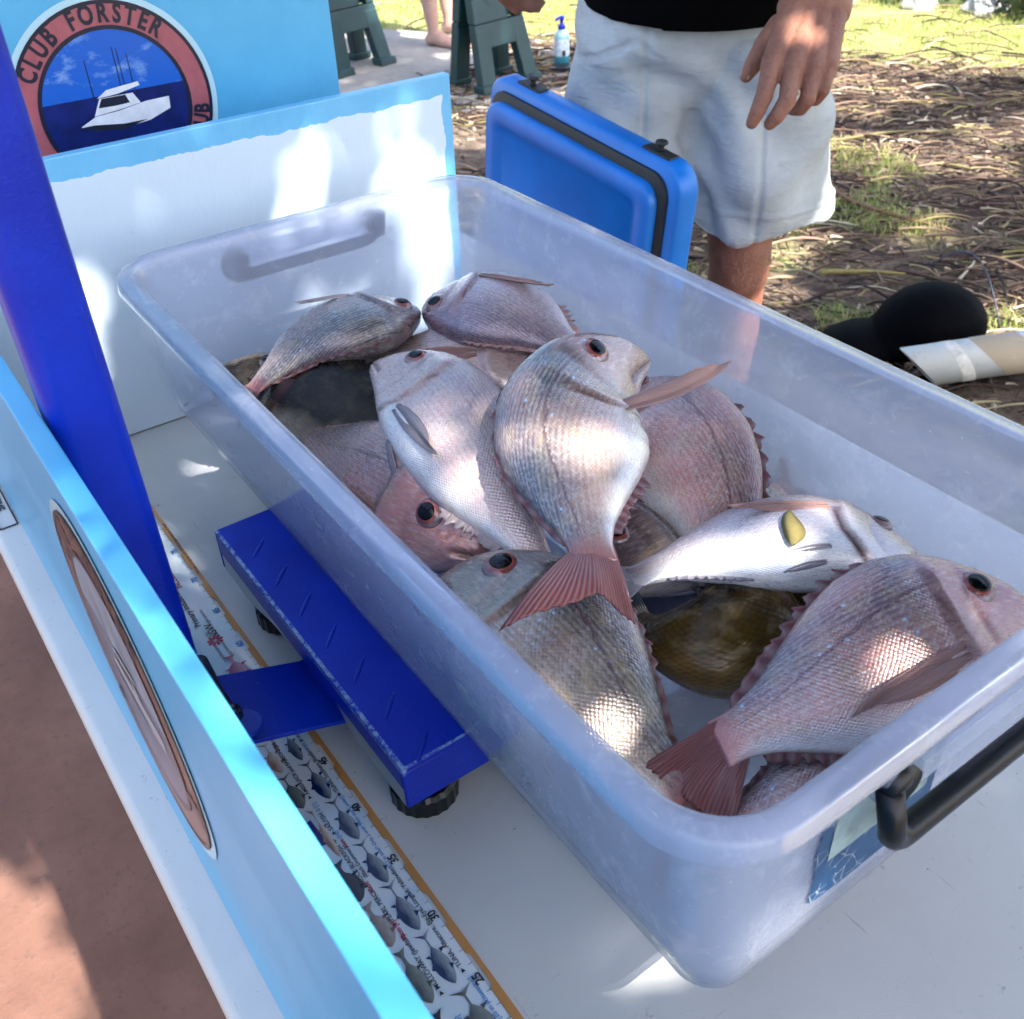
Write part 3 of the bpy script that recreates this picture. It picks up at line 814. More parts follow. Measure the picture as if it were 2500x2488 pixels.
class Fish:
    def __init__(s, name, label, spine, H, side, face, prof=SNAP, skin=None, fin=None, wide=1.0, group='fish in the tub', cat='fish', iris=None, head=1.0, mouth=1.0, gill=1.0):
        """spine: nose to tail root (table frame); side +1/-1: back lies left/right of the way the head points, seen from the face; face: direction the visible flank looks."""
        NS, NTH = 84, 56
        prof = dict(prof); prof['s'] = [a * head if a < .32 else 1 - (1 - a) * (1 - .31 * head) / .69 for a in prof['s']]; s.head = head
        pts, L = spline(spine, NS)
        s.L, s.H, s.pts = L, H, pts
        tg = unit(np.gradient(pts, axis=0))
        f = np.array(face, float); f = f if f.ndim == 2 else np.repeat(f[None], NS, 0)
        if len(f) != NS:
            f = np.stack([np.interp(np.linspace(0, 1, NS), np.linspace(0, 1, len(f)), f[:, j]) for j in range(3)], 1)
        N = unit(f - tg * np.sum(f * tg, 1, keepdims=True))
        D = unit(np.cross(N, -tg)) * side            # towards the back
        s.tg, s.N, s.D, s.prof, s.side = tg, N, D, prof, side
        # head rows denser
        sp = np.linspace(0, 1, NS)
        u = np.interp(sp, prof['s'], prof['u']) * H; d = np.interp(sp, prof['s'], prof['d']) * H; w = np.interp(sp, prof['s'], prof['w']) * H * wide
        ker = np.array([.25, .5, .25])
        for _ in range(2):
            for a in (u, d, w): a[1:-1] = np.convolve(a, ker, 'same')[1:-1]
        s.sp, s.u, s.d, s.w = sp, u, d, w
        th = np.linspace(0, 2 * np.pi, NTH, endpoint=False)
        cs, sn = np.cos(th), np.sin(th)
        V = np.zeros((NS, NTH, 3)); FV = np.zeros((NS, NTH, 3)); UV = np.zeros((NS, NTH, 3)); DK = np.zeros((NS, NTH))
        for i in range(NS):
            zz = np.where(sn >= 0, u[i], d[i]) * np.sign(sn) * np.abs(sn) ** .92
            ww = w[i] * np.sign(cs) * np.abs(cs) ** .72
            hh = sn
            ss = sp[i]
            # gill cover: a raised plate ending at a curved edge
            ge = .335 * head - .055 * np.maximum(0, hh - .1) ** 1.4 - .10 * np.maximum(0, -hh - .15) ** 1.3
            inside = ((hh < .72) & (hh > -.93))
            e = (ss - ge)
            plate = np.where(e < 0, np.exp(-(e / .05) ** 2), np.exp(-(e / .006) ** 2)) * inside
            ww = ww * (1 + .13 * plate)
            gap = np.exp(-((e - .008 * gill) / (.007 * gill)) ** 2) * ((hh < .35) & (hh > -.9))
            DK[i] = np.maximum(DK[i], gap * min(1, .8 * gill))
            # cheek hollow before the gill cover
            e2 = ss - (ge - .085)
            ww = ww * (1 - .06 * np.exp(-(e2 / .010) ** 2) * inside); DK[i] = np.maximum(DK[i], .25 * np.exp(-(e2 / .006) ** 2) * inside)
            # mouth: groove from the snout back
            ml = (.125 + .045 * (mouth - 1)) * head
            mh = -.10 - 1.9 * ss / head
            mo = np.exp(-((hh - mh) / (.085 * mouth)) ** 2) * (ss < ml) * np.clip((ml - ss) / .03, 0, 1)
            ww = ww * (1 - .42 * mo); DK[i] = np.maximum(DK[i], mo * .85)
            lip = np.exp(-((np.abs(hh - mh) - .2) / .09) ** 2) * (ss < .12)
            ww = ww * (1 + .08 * lip)
            # eye socket rise
            V[i] = pts[i] + np.outer(ww, N[i]) + np.outer(zz, D[i])
            FV[i, :, 0] = ss; FV[i, :, 1] = hh; FV[i, :, 2] = np.abs(cs) * w[i]
            arc = np.arcsin(np.clip(sn, -1, 1)) * (.55 * (u[i] + d[i]))
            UV[i, :, 0] = ss * L; UV[i, :, 1] = np.where(cs >= 0, arc, arc + .5)
        s.V = V
        mb = MB(T)
        mb.loft([[tuple(p) for p in V[i]] for i in range(NS)], True, True)
        base = (float(pts[NS // 2][0]), float(pts[NS // 2][1]), float(pts[NS // 2][2] + T - .02))
        s.root = thing(name, base, label, cat, group)
        s.body = mb.build('body', skin, s.root, smooth=True, attrs={'fv': ('FLOAT_VECTOR', FV), 'fuv': ('FLOAT_VECTOR', UV), 'dk': ('FLOAT', DK)})
        s.fin = fin; s.iris = iris or M_IRIS
    def fr(s, t):
        x = t * (len(s.sp) - 1); i = int(min(max(0, math.floor(x)), len(s.sp) - 2)); f = x - i
        def g(a): return a[i] * (1 - f) + a[i + 1] * f
        return g(s.pts), unit(g(s.tg)), unit(g(s.N)), unit(g(s.D)), g(s.u), g(s.d), g(s.w)
    def surf(s, t, h, sg):
        """Point on the flank at body station t, height h (-1..1), side sg, and the outward normal."""
        p, tg, N, D, u, d, w = s.fr(t)
        z = (u if h > 0 else d) * math.copysign(abs(h) ** .92, h); y = w * (1 - h * h) ** .36
        nrm = unit(N * sg * (1 / max(w, .004)) * math.sqrt(max(.05, 1 - h * h)) + D * h / (u if h > 0 else d))
        return p + N * sg * y + D * z, nrm, tg, D
    def eye(s, sg=1, t=.195, h=.50, r=.098, bulge=.22):
        r = r * s.H; t = t * s.head
        p, nrm, tg, D = s.surf(t, h, sg)
        a = unit(-tg - nrm * np.dot(-tg, nrm)); b = np.cross(nrm, a)
        c = p - nrm * r * .10
        mb = MB(T); rings = []; er = []
        for rr, hh in ((1.12, -.16), (1.06, .02), (1.0, .09), (.88, .17), (.74, .23), (.60, .26)):
            rings.append([tuple(c + (a * math.cos(k * math.pi / 12) + b * math.sin(k * math.pi / 12)) * rr * r + nrm * (hh + bulge * (1 - rr * .9)) * r) for k in range(24)]); er += [min(1, rr)] * 24
        mb.loft(rings, True, True)
        e = mb.build('eye', s.iris, s.root, smooth=True, attrs={'er': ('FLOAT', er)})
        mb = MB(T); rings = []
        for rr, hh in ((.62, .245), (.58, .28), (.44, .335), (.24, .37), (.04, .38)):
            rings.append([tuple(c + (a * math.cos(k * math.pi / 10) * 1.05 + b * math.sin(k * math.pi / 10)) * rr * r + nrm * (hh + bulge * (1 - .54 * .9)) * r) for k in range(20)])
        mb.loft(rings, True, True)
        mb.build('pupil', M_PUPIL, e, smooth=True)
        return s
    def _fin(s, name, grid, att, mat=None, thick=.0006):
        """grid[i][j]: i along the root, j root to tip."""
        ni, nj = len(grid), len(grid[0])
        G = np.array(grid, float)
        du = np.gradient(G, axis=0); dv = np.gradient(G, axis=1)
        nm = unit(np.cross(du, dv))
        A = (G + nm * thick).reshape(-1, 3); B = (G - nm * thick).reshape(-1, 3)
        fs = []
        q = lambda i, j: i * nj + j
        for i in range(ni - 1):
            for j in range(nj - 1):
                fs.append((q(i, j), q(i + 1, j), q(i + 1, j + 1), q(i, j + 1)))
        off = ni * nj
        fs2 = [tuple(off + k for k in reversed(f)) for f in fs]
        rim = [q(i, 0) for i in range(ni)] + [q(ni - 1, j) for j in range(1, nj)] + [q(i, nj - 1) for i in range(ni - 2, -1, -1)] + [q(0, j) for j in range(nj - 2, 0, -1)]
        for a, b in zip(rim, rim[1:] + rim[:1]): fs2.append((b, a, a + off, b + off))
        mb = MB(T); mb.add([tuple(v) for v in np.vstack([A, B])], fs + fs2)
        at_ = np.array(att, float).reshape(-1, 3)
        return mb.build(name, mat or s.fin, s.root, smooth=True, attrs={'fin': ('FLOAT_VECTOR', np.vstack([at_, at_]))})
    def tail(s, size=.62, spread=1.0, bend=(0, 0, 0), fork=.42, drop=0.0, asym=0.0):
        p, tg, N, D, u, d, w = s.fr(1.0)
        R = size * s.H; bend = np.array(bend, float); grid, att = [], []
        ni, nj = 33, 12
        for i in range(ni):
            k = i / (ni - 1) * 2 - 1
            root = p - tg * s.H * .05 + D * (k * (u if k > 0 else d) * .98)
            reach = R * (fork + (1 - fork) * abs(k) ** 1.35) * (1 + asym * k)
            jag = 1 + .02 * math.sin(i * 2.7)
            dirv = unit(tg * 1.0 + D * k * .62 * spread)
            row = []
            for j in range(nj):
                v = j / (nj - 1)
                off = dirv * reach * jag * v + bend * (v * v) * R + N * (.018 * s.H * math.sin(6 * k + 3 * v) * v) + np.array((0, 0, -drop)) * v * v * R
                row.append(root + off); 
            grid.append(row); att.append([(k * .62 + 3, j / (nj - 1), 0) for j in range(nj)])
        s._fin('tail_fin', grid, att)
        return s
    def tail3(s, tip_d, fork, tip_v, curl=0.0):
        """Tail fin spread to given places: back lobe tip, fork, belly lobe tip (table frame)."""
        p, tg, N, D, u, d, w = s.fr(1.0)
        a, b, c = (np.array(v, float) for v in (tip_d, fork, tip_v)); grid, att = [], []
        ni, nj = 37, 14
        for i in range(ni):
            k = i / (ni - 1) * 2 - 1
            root = p - tg * s.H * .12 + D * (k * (u if k > 0 else d) * 1.0)
            tip = b + ((a - b) if k > 0 else (c - b)) * abs(k) ** 1.15
            side = (unit(a - c) * .10 * np.linalg.norm(a - c)) * k * (1 - abs(k)) 
            tip = tip + side + (tip - root) * .02 * math.sin(i * 2.1)
            row = []
            for j in range(nj):
                v = j / (nj - 1)
                m_ = root * (1 - v) + tip * v + tg * s.H * .06 * math.sin(math.pi * v) * (1 - abs(k)) + N * (.016 * s.H * math.sin(7 * k + 3 * v) * v + curl * s.H * math.sin(math.pi * v))
                row.append(m_)
            grid.append(row); att.append([(k * .62 + 3, j / (nj - 1), 0) for j in range(nj)])
        s._fin('tail_fin', grid, att)
        return s
    def dorsal(s, t0=.30, t1=.90, h=.13, lean=.6, fold=0.0, spines=11, sgn=1, name='dorsal_fin'):
        """A spiny fin on the back (sgn 1) or the anal fin (sgn -1)."""
        ni = spines * 6 + 1; grid, att = [], []
        for i in range(ni):
            f = i / (ni - 1); t = t0 + (t1 - t0) * f
            p, tg, N, D, u, d, w = s.fr(t)
            root = p + D * sgn * ((u if sgn > 0 else d) * .965)
            prof = (min(1, f / .16) ** .7) * (1 - .5 * f) if f < .93 else (1 - .5 * f) * (1 - f) / .07
            ph = (i % 6) / 6                      # saw teeth: a spine, then the membrane sinking behind it
            sp_ = (1 - .80 * ph) if f < .66 else (1 - .14 * ph)
            wob = 1 + .22 * math.sin(i * 1.7 + s.L * 90) * (1 if f < .66 else .4)
            hh = h * s.H * prof * sp_ * wob + .0015
            dr = unit(D * sgn + tg * (lean + .25 * math.sin(i * .9)) + N * fold)
            grid.append([root + dr * hh * v - D * sgn * .004 * (1 - v) for v in (0, .25, .5, .75, 1)])
            att.append([(f * spines / 19.0, v, 0) for v in (0, .25, .5, .75, 1)])
        s._fin(name, grid, att)
        return s
    def paddle(s, name, t, h, sg, direction, length, width, curve=(0, 0, 0), lift=.003, mat=None):
        """A pectoral or pelvic fin: a pointed blade from a root on the flank."""
        p, nrm, tg, D = s.surf(t, h, sg)
        dv = unit(np.array(direction, float)); sd = unit(np.cross(nrm, dv)); cv = np.array(curve, float)
        ni, nj = 15, 12; grid, att = [], []
        for i in range(ni):
            k = i / (ni - 1) * 2 - 1; row = []
            for j in range(nj):
                v = j / (nj - 1)
                ww = width * (.30 + 1.0 * math.sin(math.pi * min(1, v * .62 + .10))) * (1 - v) ** .42 * .8
                ln = length * (1 - .28 * (k + 1) / 2 * v)
                row.append(p + nrm * (lift * min(1, v * 4)) + dv * ln * v + sd * k * ww * .5 + cv * v * v * length + nrm * .0012 * math.sin(k * 5))
            grid.append(row); att.append([(k * .35 + 2, j / (nj - 1), 0) for j in range(nj)])
        s._fin(name, grid, att, mat, .0005)
        return s

SK = dict(
    bronze=mat_fish('skin_bronze_snapper', (.065, .07, .09), (.37, .295, .27), (.74, .71, .70), 1.0, (.52, .26, .21), .60),
    pale=mat_fish('skin_pale_snapper', (.26, .18, .19), (.56, .465, .43), (.80, .78, .77), .0, (.58, .28, .25), .50, tailred=.2, gold=.28, lateral=.1),
    silver=mat_fish('skin_silver_snapper', (.28, .20, .25), (.62, .61, .62), (.81, .81, .81), .0, (.44, .23, .25), .30, tailred=.1, gold=.05, lateral=.2),
    olive=mat_fish('skin_olive_snapper', (.05, .058, .06), (.30, .255, .20), (.68, .64, .60), 1.0, (.42, .23, .19), .45, gold=.38, scale_n=48),
    rose=mat_fish('skin_rose_snapper', (.18, .085, .09), (.47, .275, .235), (.75, .69, .66), .2, (.56, .21, .18), .80, scale_n=44, gold=.28),
    pink=mat_fish('skin_pink_snapper', (.11, .07, .10), (.43, .275, .245), (.75, .70, .68), 1.0, (.55, .22, .19), .75),
    slate=mat_fish('skin_slate_snapper', (.04, .035, .04), (.21, .175, .17), (.66, .63, .63), 1.0, (.34, .17, .17), .40),
    mauve=mat_fish('skin_mauve_snapper', (.13, .09, .14), (.38, .31, .33), (.72, .62, .62), .0, (.48, .25, .26), .45, lateral=.3, gold=.05),
    black=mat_fish('skin_black_drummer', (.004, .004, .004), (.012, .010, .009), (.40, .34, .26), 0, (.04, .03, .02), .3, dark=1.0, gold=.06, metal=.05, lateral=0, rough=.25),
    brown=mat_fish('skin_brown_leatherjacket', (.008, .006, .003), (.055, .030, .007), (.16, .09, .025), 0, (.10, .055, .008), .8, dark=1.0, gold=.25, metal=.1, lateral=0, rough=.16, scale_n=30))
FN = dict(mist=mat_fin('fin_misty', (.66, .64, .68), (.34, .30, .42), .25), red=mat_fin('fin_dark_red', (.42, .155, .135), (.33, .055, .048), .12), rose=mat_fin('fin_rose', (.44, .21, .18), (.60, .34, .29), .40),
          pale=mat_fin('fin_pale', (.55, .46, .46), (.62, .52, .54), .45), plum=mat_fin('fin_plum', (.13, .035, .045), (.22, .07, .075), .2), dark=mat_fin('fin_dark', (.03, .028, .03), (.08, .06, .06), .1),
          dusk=mat_fin('fin_dusky', (.52, .48, .52), (.20, .19, .27), .25))

# ---------------------------------------------------------------- the catch: each fish where it lies in the pile (table frame)
F3 = []
def catch():
    S = [(0.3228, 0.4758, 0.206), (0.2892, 0.469, 0.211), (0.2481, 0.4519, 0.211), (0.2111, 0.4207, 0.206), (0.1805, 0.3779, 0.197), (0.1525, 0.331, 0.19)]
    f = Fish('snapper', 'large blue-spotted snapper on top of the pile, head up and mouth open', S, .108, 1, [(-.25, -1.2, .65), (-.3, -.9, .9), (-.35, -.55, 1), (-.35, -.45, 1)], SNAP, SK['bronze'], FN['plum'], head=1.3, mouth=1.7)
    f.eye(1).eye(-1).dorsal(.34, .92, .055, 1.3, -.9).dorsal(.66, .90, .09, .9, -.4, 8, -1, 'anal_fin')
    f.fin = FN['red']; f.tail3((.0746, .3194, .190), (.1359, .3099, .190), (.1508, .2909, .170), .03)
    f.paddle('pectoral_fin', .41, -.42, 1, (.86, -.26, -.02), .078, .018, (0, 0, .22), .003, FN['rose'])
    S = [(.1737, .6412, .182), (.1731, .5884, .186), (.1661, .5213, .183), (.1586, .468, .172), (.1573, .4202, .155), (.158, .3846, .135)]
    f = Fish('snapper', 'pale pink-white snapper lying belly up left of the spotted one', S, .092, -1, (-.45, -.30, 1), SNAP, SK['pale'], FN['pale'], 1.15)
    f.eye(1).eye(-1).tail(.6).dorsal(.34, .9, .05, 1.2, -.5).dorsal(.66, .86, .14, .8, .6, 9, -1, 'anal_fin')
    f.paddle('pectoral_fin', .35, -.45, 1, (-.10, -1, -.05), .070, .018, (0, 0, 0), .001, FN['dusk']).paddle('pelvic_fin', .40, -.95, 1, (-.30, -.9, -.45), .055, .014, (0, 0, -.2), .002, FN['dusk'])
    S = [(0.3744, 0.2429, 0.125), (0.3506, 0.2608, 0.138), (0.3157, 0.2889, 0.148), (0.2757, 0.314, 0.15), (0.2345, 0.3329, 0.148), (0.1956, 0.3454, 0.145)]
    f = Fish('snapper', 'silvery white snapper lying across the right, small leaf on its belly', S, .086, 1, (.0, .05, 1), SNAP, SK['silver'], FN['dusk'], 1.2, gill=2.0)
    F3.append(f); f.eye(1).eye(-1).tail(.5).dorsal(.30, .86, .06, 1.2, -.6).dorsal(.64, .90, .08, 1.2, .5, 9, -1, 'anal_fin')
    f.paddle('pelvic_fin', .40, -.62, 1, (-.82, .44, -.02), .032, .006, (0, 0, -.10), .0005, FN['mist']).paddle('pelvic_fin', .42, -.88, 1, (-.82, .42, -.04), .028, .006, (0, 0, -.12), .0003, FN['mist'])
    f.paddle('pectoral_fin', .36, .35, 1, (-.8, .5, .05), .070, .014, (0, 0, 0), .001, FN['rose'])
    S = [(0.3548, 0.152, 0.146), (0.3305, 0.1716, 0.152), (0.2778, 0.1846, 0.154), (0.2277, 0.1979, 0.147), (0.1872, 0.2113, 0.136), (0.1535, 0.2218, 0.128)]
    f = Fish('snapper', 'big pink snapper in the near corner with red tail and raised back spines', S, .112, 1, (-.25, -.45, 1), SNAP, SK['pink'], FN['plum'])
    f.eye(1).eye(-1).dorsal(.34, .92, .10, 1.5, -.35).dorsal(.66, .9, .08, 1.0, 0, 8, -1, 'anal_fin')
    f.fin = FN['red']; f.tail3((0.1118, 0.237, 0.128), (0.1231, 0.2162, 0.112), (0.1347, 0.1882, 0.1))
    f.paddle('pectoral_fin', .345, -.22, 1, (-1, .12, -.05), .088, .020, (0, 0, 0), .001, FN['rose'])
    S = [(.0938, .4258, .138), (.1045, .388, .143), (.1082, .3288, .141), (.1106, .2789, .135), (.1161, .2416, .122), (.126, .2141, .11)]
    f = Fish('snapper', 'olive blue-spotted snapper against the left wall with big red-rimmed eye', S, .118, -1, (-.25, -.35, 1), SNAP, SK['olive'], FN['plum'])
    f.eye(1, .195, .45, .10).eye(-1).dorsal(.34, .92, .06, 1.2, -.6).dorsal(.66, .9, .1, .8, 0, 8, -1, 'anal_fin').paddle('pectoral_fin', .345, -.45, 1, (.05, -1, -.05), .08, .018, (0, 0, 0), .001, FN['rose'])
    f.fin = FN['red']; f.tail3((0.1468, 0.2067, 0.088), (0.1166, 0.2054, 0.09), (0.0665, 0.1772, 0.112))
    S = [(.3326, .5565, .13), (.322, .4888, .142), (.3117, .4244, .145), (.2954, .3747, .135), (.2716, .3404, .12), (.2566, .3194, .105)]
    f = Fish('snapper', 'rose coloured snapper half hidden behind the spotted one', S, .118, -1, (-.4, -.35, 1), SNAP, SK['rose'], FN['plum'])
    f.eye(1).eye(-1).tail(.5).dorsal(.32, .92, .085, 1.3, -.1).dorsal(.66, .9, .1, .8, 0, 8, -1, 'anal_fin')
    S = [(.2843, .7558, .15), (.2489, .751, .16), (.2035, .7454, .165), (.1618, .7461, .16), (.1258, .7411, .15), (.1001, .7383, .14)]
    f = Fish('snapper', 'dark speckled snapper curved along the far left with its back towards us', S, .092, -1, (0, .10, 1), SNAP, SK['slate'], FN['plum'], 1.2)
    f.eye(1).eye(-1).tail(.5).dorsal(.32, .92, .07, 1.2, -.5).dorsal(.66, .9, .1, .8, 0, 8, -1, 'anal_fin').paddle('pectoral_fin', .345, -.5, 1, (-1, .2, .05), .05, .014, (0, 0, 0), .001, FN['pale'])
    S = [(.2908, .7588, .15), (.3057, .7267, .162), (.3267, .6918, .166), (.3411, .6567, .162), (.3502, .6256, .155), (.3578, .5968, .148)]
    f = Fish('snapper', 'mauve snapper in the far corner, nose to nose with the dark one', S, .100, 1, (-.15, 0, 1), SNAP, SK['mauve'], FN['rose'], 1.15)
    f.eye(1).eye(-1).tail(.55).dorsal(.32, .92, .06, 1.2, -.4).dorsal(.66, .9, .1, .8, 0, 8, -1, 'anal_fin').paddle('pectoral_fin', .345, -.4, 1, (.45, -.85, .02), .075, .016, (0, 0, 0), .001, FN['rose'])
    S = [(.3571, .6104, .115), (.3308, .6377, .123), (.2877, .6609, .128), (.2453, .6922, .125), (.2092, .7369, .118), (.1858, .7817, .11)]
    f = Fish('snapper', 'whitish snapper under the two far fish, only its flank showing', S, .090, 1, (-.2, -.6, 1), SNAP, SK['pale'], FN['pale'], 1.1)
    f.eye(1).eye(-1).tail(.5).dorsal(.3, .92, .05, 1.2, -.5).paddle('pectoral_fin', .36, .1, 1, (-.8, .5, .05), .06, .016, (0, 0, 0), .001, FN['rose'])
    S = [(.1287, .8009, .105), (.1345, .7753, .11), (.1486, .7278, .115), (.1659, .6746, .115), (.1852, .63, .112), (.2038, .5815, .105)]
    f = Fish('drummer', 'black thickset fish with pale belly low on the left side', S, .105, -1, (-.6, -.3, 1), LONG, SK['black'], FN['dark'])
    f.iris = M_IRIS_DK
    f.eye(1, .13, .4, .07).eye(-1, .13, .4, .07).tail(.5).dorsal(.3, .92, .10, 1.0)
    S = [(.1667, .7682, .10), (.1484, .7803, .112), (.1322, .7895, .118), (.1143, .7988, .120), (.0984, .8102, .12), (.0807, .8207, .115)]
    f = Fish('flathead', 'small dark mottled fish poking out at the far left corner', S, .055, -1, (-.2, -.3, 1), LONG, SK['black'], FN['dark'])
    f.iris = M_IRIS_DK
    f.eye(1, .13, .4, .07).eye(-1, .13, .4, .07).tail(.4).dorsal(.3, .92, .1, .8)
    S = [(0.1522, 0.4338, 0.12), (0.1402, 0.4525, 0.13), (0.1271, 0.4861, 0.132), (0.1173, 0.5412, 0.13), (0.1174, 0.6107, 0.12), (0.1226, 0.6919, 0.11)]
    f = Fish('snapper', 'pink snapper under the pale one, its eye just showing', S, .110, 1, (-.85, -.5, .75), SNAP, SK['rose'], FN['rose'], 1.1)
    f.eye(1, .20, .26).eye(-1).tail(.5).dorsal(.3, .92, .05, 1.2, -.5).paddle('pectoral_fin', .345, -.1, 1, (-.20, 1, .1), .06, .018, (0, 0, 0), .001, FN['rose'])
    S = [(0.3102, 0.2747, 0.1), (0.2769, 0.2785, 0.105), (0.2411, 0.2823, 0.112), (0.2137, 0.2923, 0.115), (0.1988, 0.3145, 0.112), (0.1955, 0.3408, 0.105)]
    f = Fish('leatherjacket', 'golden brown slimy fish in the gap between the snappers', S, .088, 1, (-.2, -.3, 1), LONG, SK['brown'], FN['dark'])
    f.iris = M_IRIS_DK
    f.eye(1, .13, .4, .06).eye(-1, .13, .4, .06).tail(.5).dorsal(.3, .92, .06, 1.0)
    S = [(.3238, .1823, .105), (.3165, .2086, .11), (.3079, .2408, .112), (.2998, .2716, .112), (.2892, .3058, .112), (.2796, .3351, .11)]
    f = Fish('snapper', 'blue-grey snapper at the bottom, seen only beneath the silvery one', S, .085, 1, (-.2, -.3, 1), SNAP, SK['silver'], FN['pale'])
    f.eye(1).eye(-1).tail(.5).dorsal(.3, .92, .05, 1.2, -.5)
    S = [(.2583, .1635, .1), (.2284, .1681, .105), (.1951, .1741, .108), (.1715, .1815, .105), (.1542, .1889, .1), (.1337, .1935, .097)]
    f = Fish('snapper', 'brownish pink snapper at the bottom under the red tail', S, .060, 1, (-.1, -.3, 1), SNAP, SK['pink'], FN['plum'])
    f.eye(1).eye(-1).tail(.5).dorsal(.3, .92, .08, 1.2, -.5)
    S = [(0.1976, 0.3986, 0.1), (0.2187, 0.3877, 0.108), (0.2536, 0.3835, 0.112), (0.2958, 0.3809, 0.112), (0.3441, 0.3815, 0.108), (0.3951, 0.3857, 0.102)]
    f = Fish('snapper', 'dusky snapper on the tub floor, glimpsed under the crossing tails', S, .095, -1, (-.2, -.3, 1), SNAP, SK['slate'], FN['plum'])
    f.eye(1).eye(-1).tail(.4).dorsal(.3, .92, .05, 1.3, -.5)
catch()

# ---------------------------------------------------------------- ground, path, slab
def nline(x, y): return .86 * x + .51 * y            # distance across the strips of lawn, slab and litter
def mat_ground():
    q = NT('ground_litter_and_lawn'); o = q.geo(); x, y, z = q.sep(o)
    nn = q.math('ADD', q.math('MULTIPLY', x, .86), q.math('MULTIPLY', y, .51))
    nn = q.math('ADD', nn, q.math('MULTIPLY', q.math('SUBTRACT', q.noise(o, 1.8, 4), .5), .5))
    dirt = q.mix(q.mapr(q.noise(o, 9, 6, .7), .35, .65), (.10, .072, .058), (.31, .24, .18))
    dirt = q.mix(q.ramp(q.noise(q.mapv(o, (1, 1, 1)), 60, 5, .8), [(.45, 0), (.62, .7)]), dirt, (.055, .042, .036))
    dirt = q.mix(q.math('MULTIPLY', q.ramp(q.vor(o, 45), [(.10, 1), (.16, 0)]), .55), dirt, (.42, .37, .30))
    green = q.mix(q.mapr(q.noise(o, 7, 5, .7), .3, .7), (.18, .22, .06), (.42, .42, .17))
    green = q.mix(q.ramp(q.noise(o, 38, 5, .75), [(.48, 0), (.62, .6)]), green, (.25, .20, .11))
    near = q.math('MULTIPLY', q.ramp(q.noise(o, 3.2, 4), [(.50, 0), (.62, .55)]), q.mapr(nn, 3.6, 3.0))
    f = q.math('MAXIMUM', q.mapr(nn, 5.38, 5.6), near)
    q.p(Base_Color=q.mix(f, dirt, green), Roughness=.95, Specular_IOR_Level=.15)
    q.set(q.b, 'Normal', q.bump(q.math('ADD', q.noise(o, 70, 6, .7), q.noise(o, 14, 4)), .8, .02))
    return q.m
def mat_path():
    q = NT('pinkish_brown_concrete'); o = q.geo()
    n = q.noise(o, 5, 6, .65); n2 = q.noise(o, 60, 6, .75)
    c = q.mix(q.mapr(n, .3, .7), (.115, .058, .042), (.185, .100, .074))
    c = q.mix(q.ramp(n2, [(.55, 0), (.72, .8)]), c, (.07, .05, .048))
    c = q.mix(q.math('MULTIPLY', q.ramp(q.vor(o, 22), [(.04, 1), (.06, 0)]), q.ramp(q.noise(o, 9, 2), [(.5, 0), (.6, .9)])), c, (.03, .02, .015))
    c = q.mix(q.ramp(q.noise(o, 2.2, 4), [(.5, 0), (.75, .45)]), c, (.06, .04, .036))
    q.p(Base_Color=c, Roughness=.88, Specular_IOR_Level=.25)
    q.set(q.b, 'Normal', q.bump(q.noise(o, 120, 5, .7), .45, .004))
    return q.m
def mat_slab():
    q = NT('grey_concrete'); o = q.geo()
    c = q.mix(q.mapr(q.noise(o, 6, 6, .65), .3, .7), (.20, .185, .17), (.33, .31, .285))
    c = q.mix(q.ramp(q.noise(q.mapv(o, (1, 3, 1), rot=(0, 0, 1.0)), 16, 5, .7), [(.55, 0), (.7, .6)]), c, (.11, .10, .09))
    q.p(Base_Color=c, Roughness=.9)
    q.set(q.b, 'Normal', q.bump(q.noise(o, 90, 5, .7), .4, .006))
    return q.m
gm = MB()
NG = 60
def gz(x, y):
    h = mnoise.noise(Vector((x * .9, y * .9, 0))) * .012
    return h * max(0, min(1, (x - 1.2) / .6))
xs = np.r_[np.linspace(-120, -3, 8), np.linspace(-2.5, 8, 50), np.linspace(9, 120, 8)]
ys = np.r_[np.linspace(-120, -3, 8), np.linspace(-2.5, 8, 50), np.linspace(9, 120, 8)]
gm.add([(x, y, gz(x, y) - .012 if 1.2 < x < 8 else -.012) for y in ys for x in xs], [(j * len(xs) + i, j * len(xs) + i + 1, (j + 1) * len(xs) + i + 1, (j + 1) * len(xs) + i) for j in range(len(ys) - 1) for i in range(len(xs) - 1)])
reg(gm.build('ground', mat_ground(), smooth=True, recalc=False), kind='structure')
pm = MB(); pm.box(-4, .75, -3, 3.6, -.08, .004)
reg(pm.build('path', mat_path(), base=(0, 0, 0), bevel=.006), kind='structure')
sl = MB()
dd = Vector((.51, -.86)); nv = Vector((.86, .51))
def strip(n0, n1, t0, t1): return [tuple(nv * a + dd * b) for a, b in ((n0, t0), (n0, t1), (n1, t1), (n1, t0))]
sl.prism(strip(4.05, 5.44, -5.5, -1.55), -.08, .006)
reg(sl.build('concrete_slab', mat_slab(), base=(0, 0, 0), bevel=.01), kind='structure')

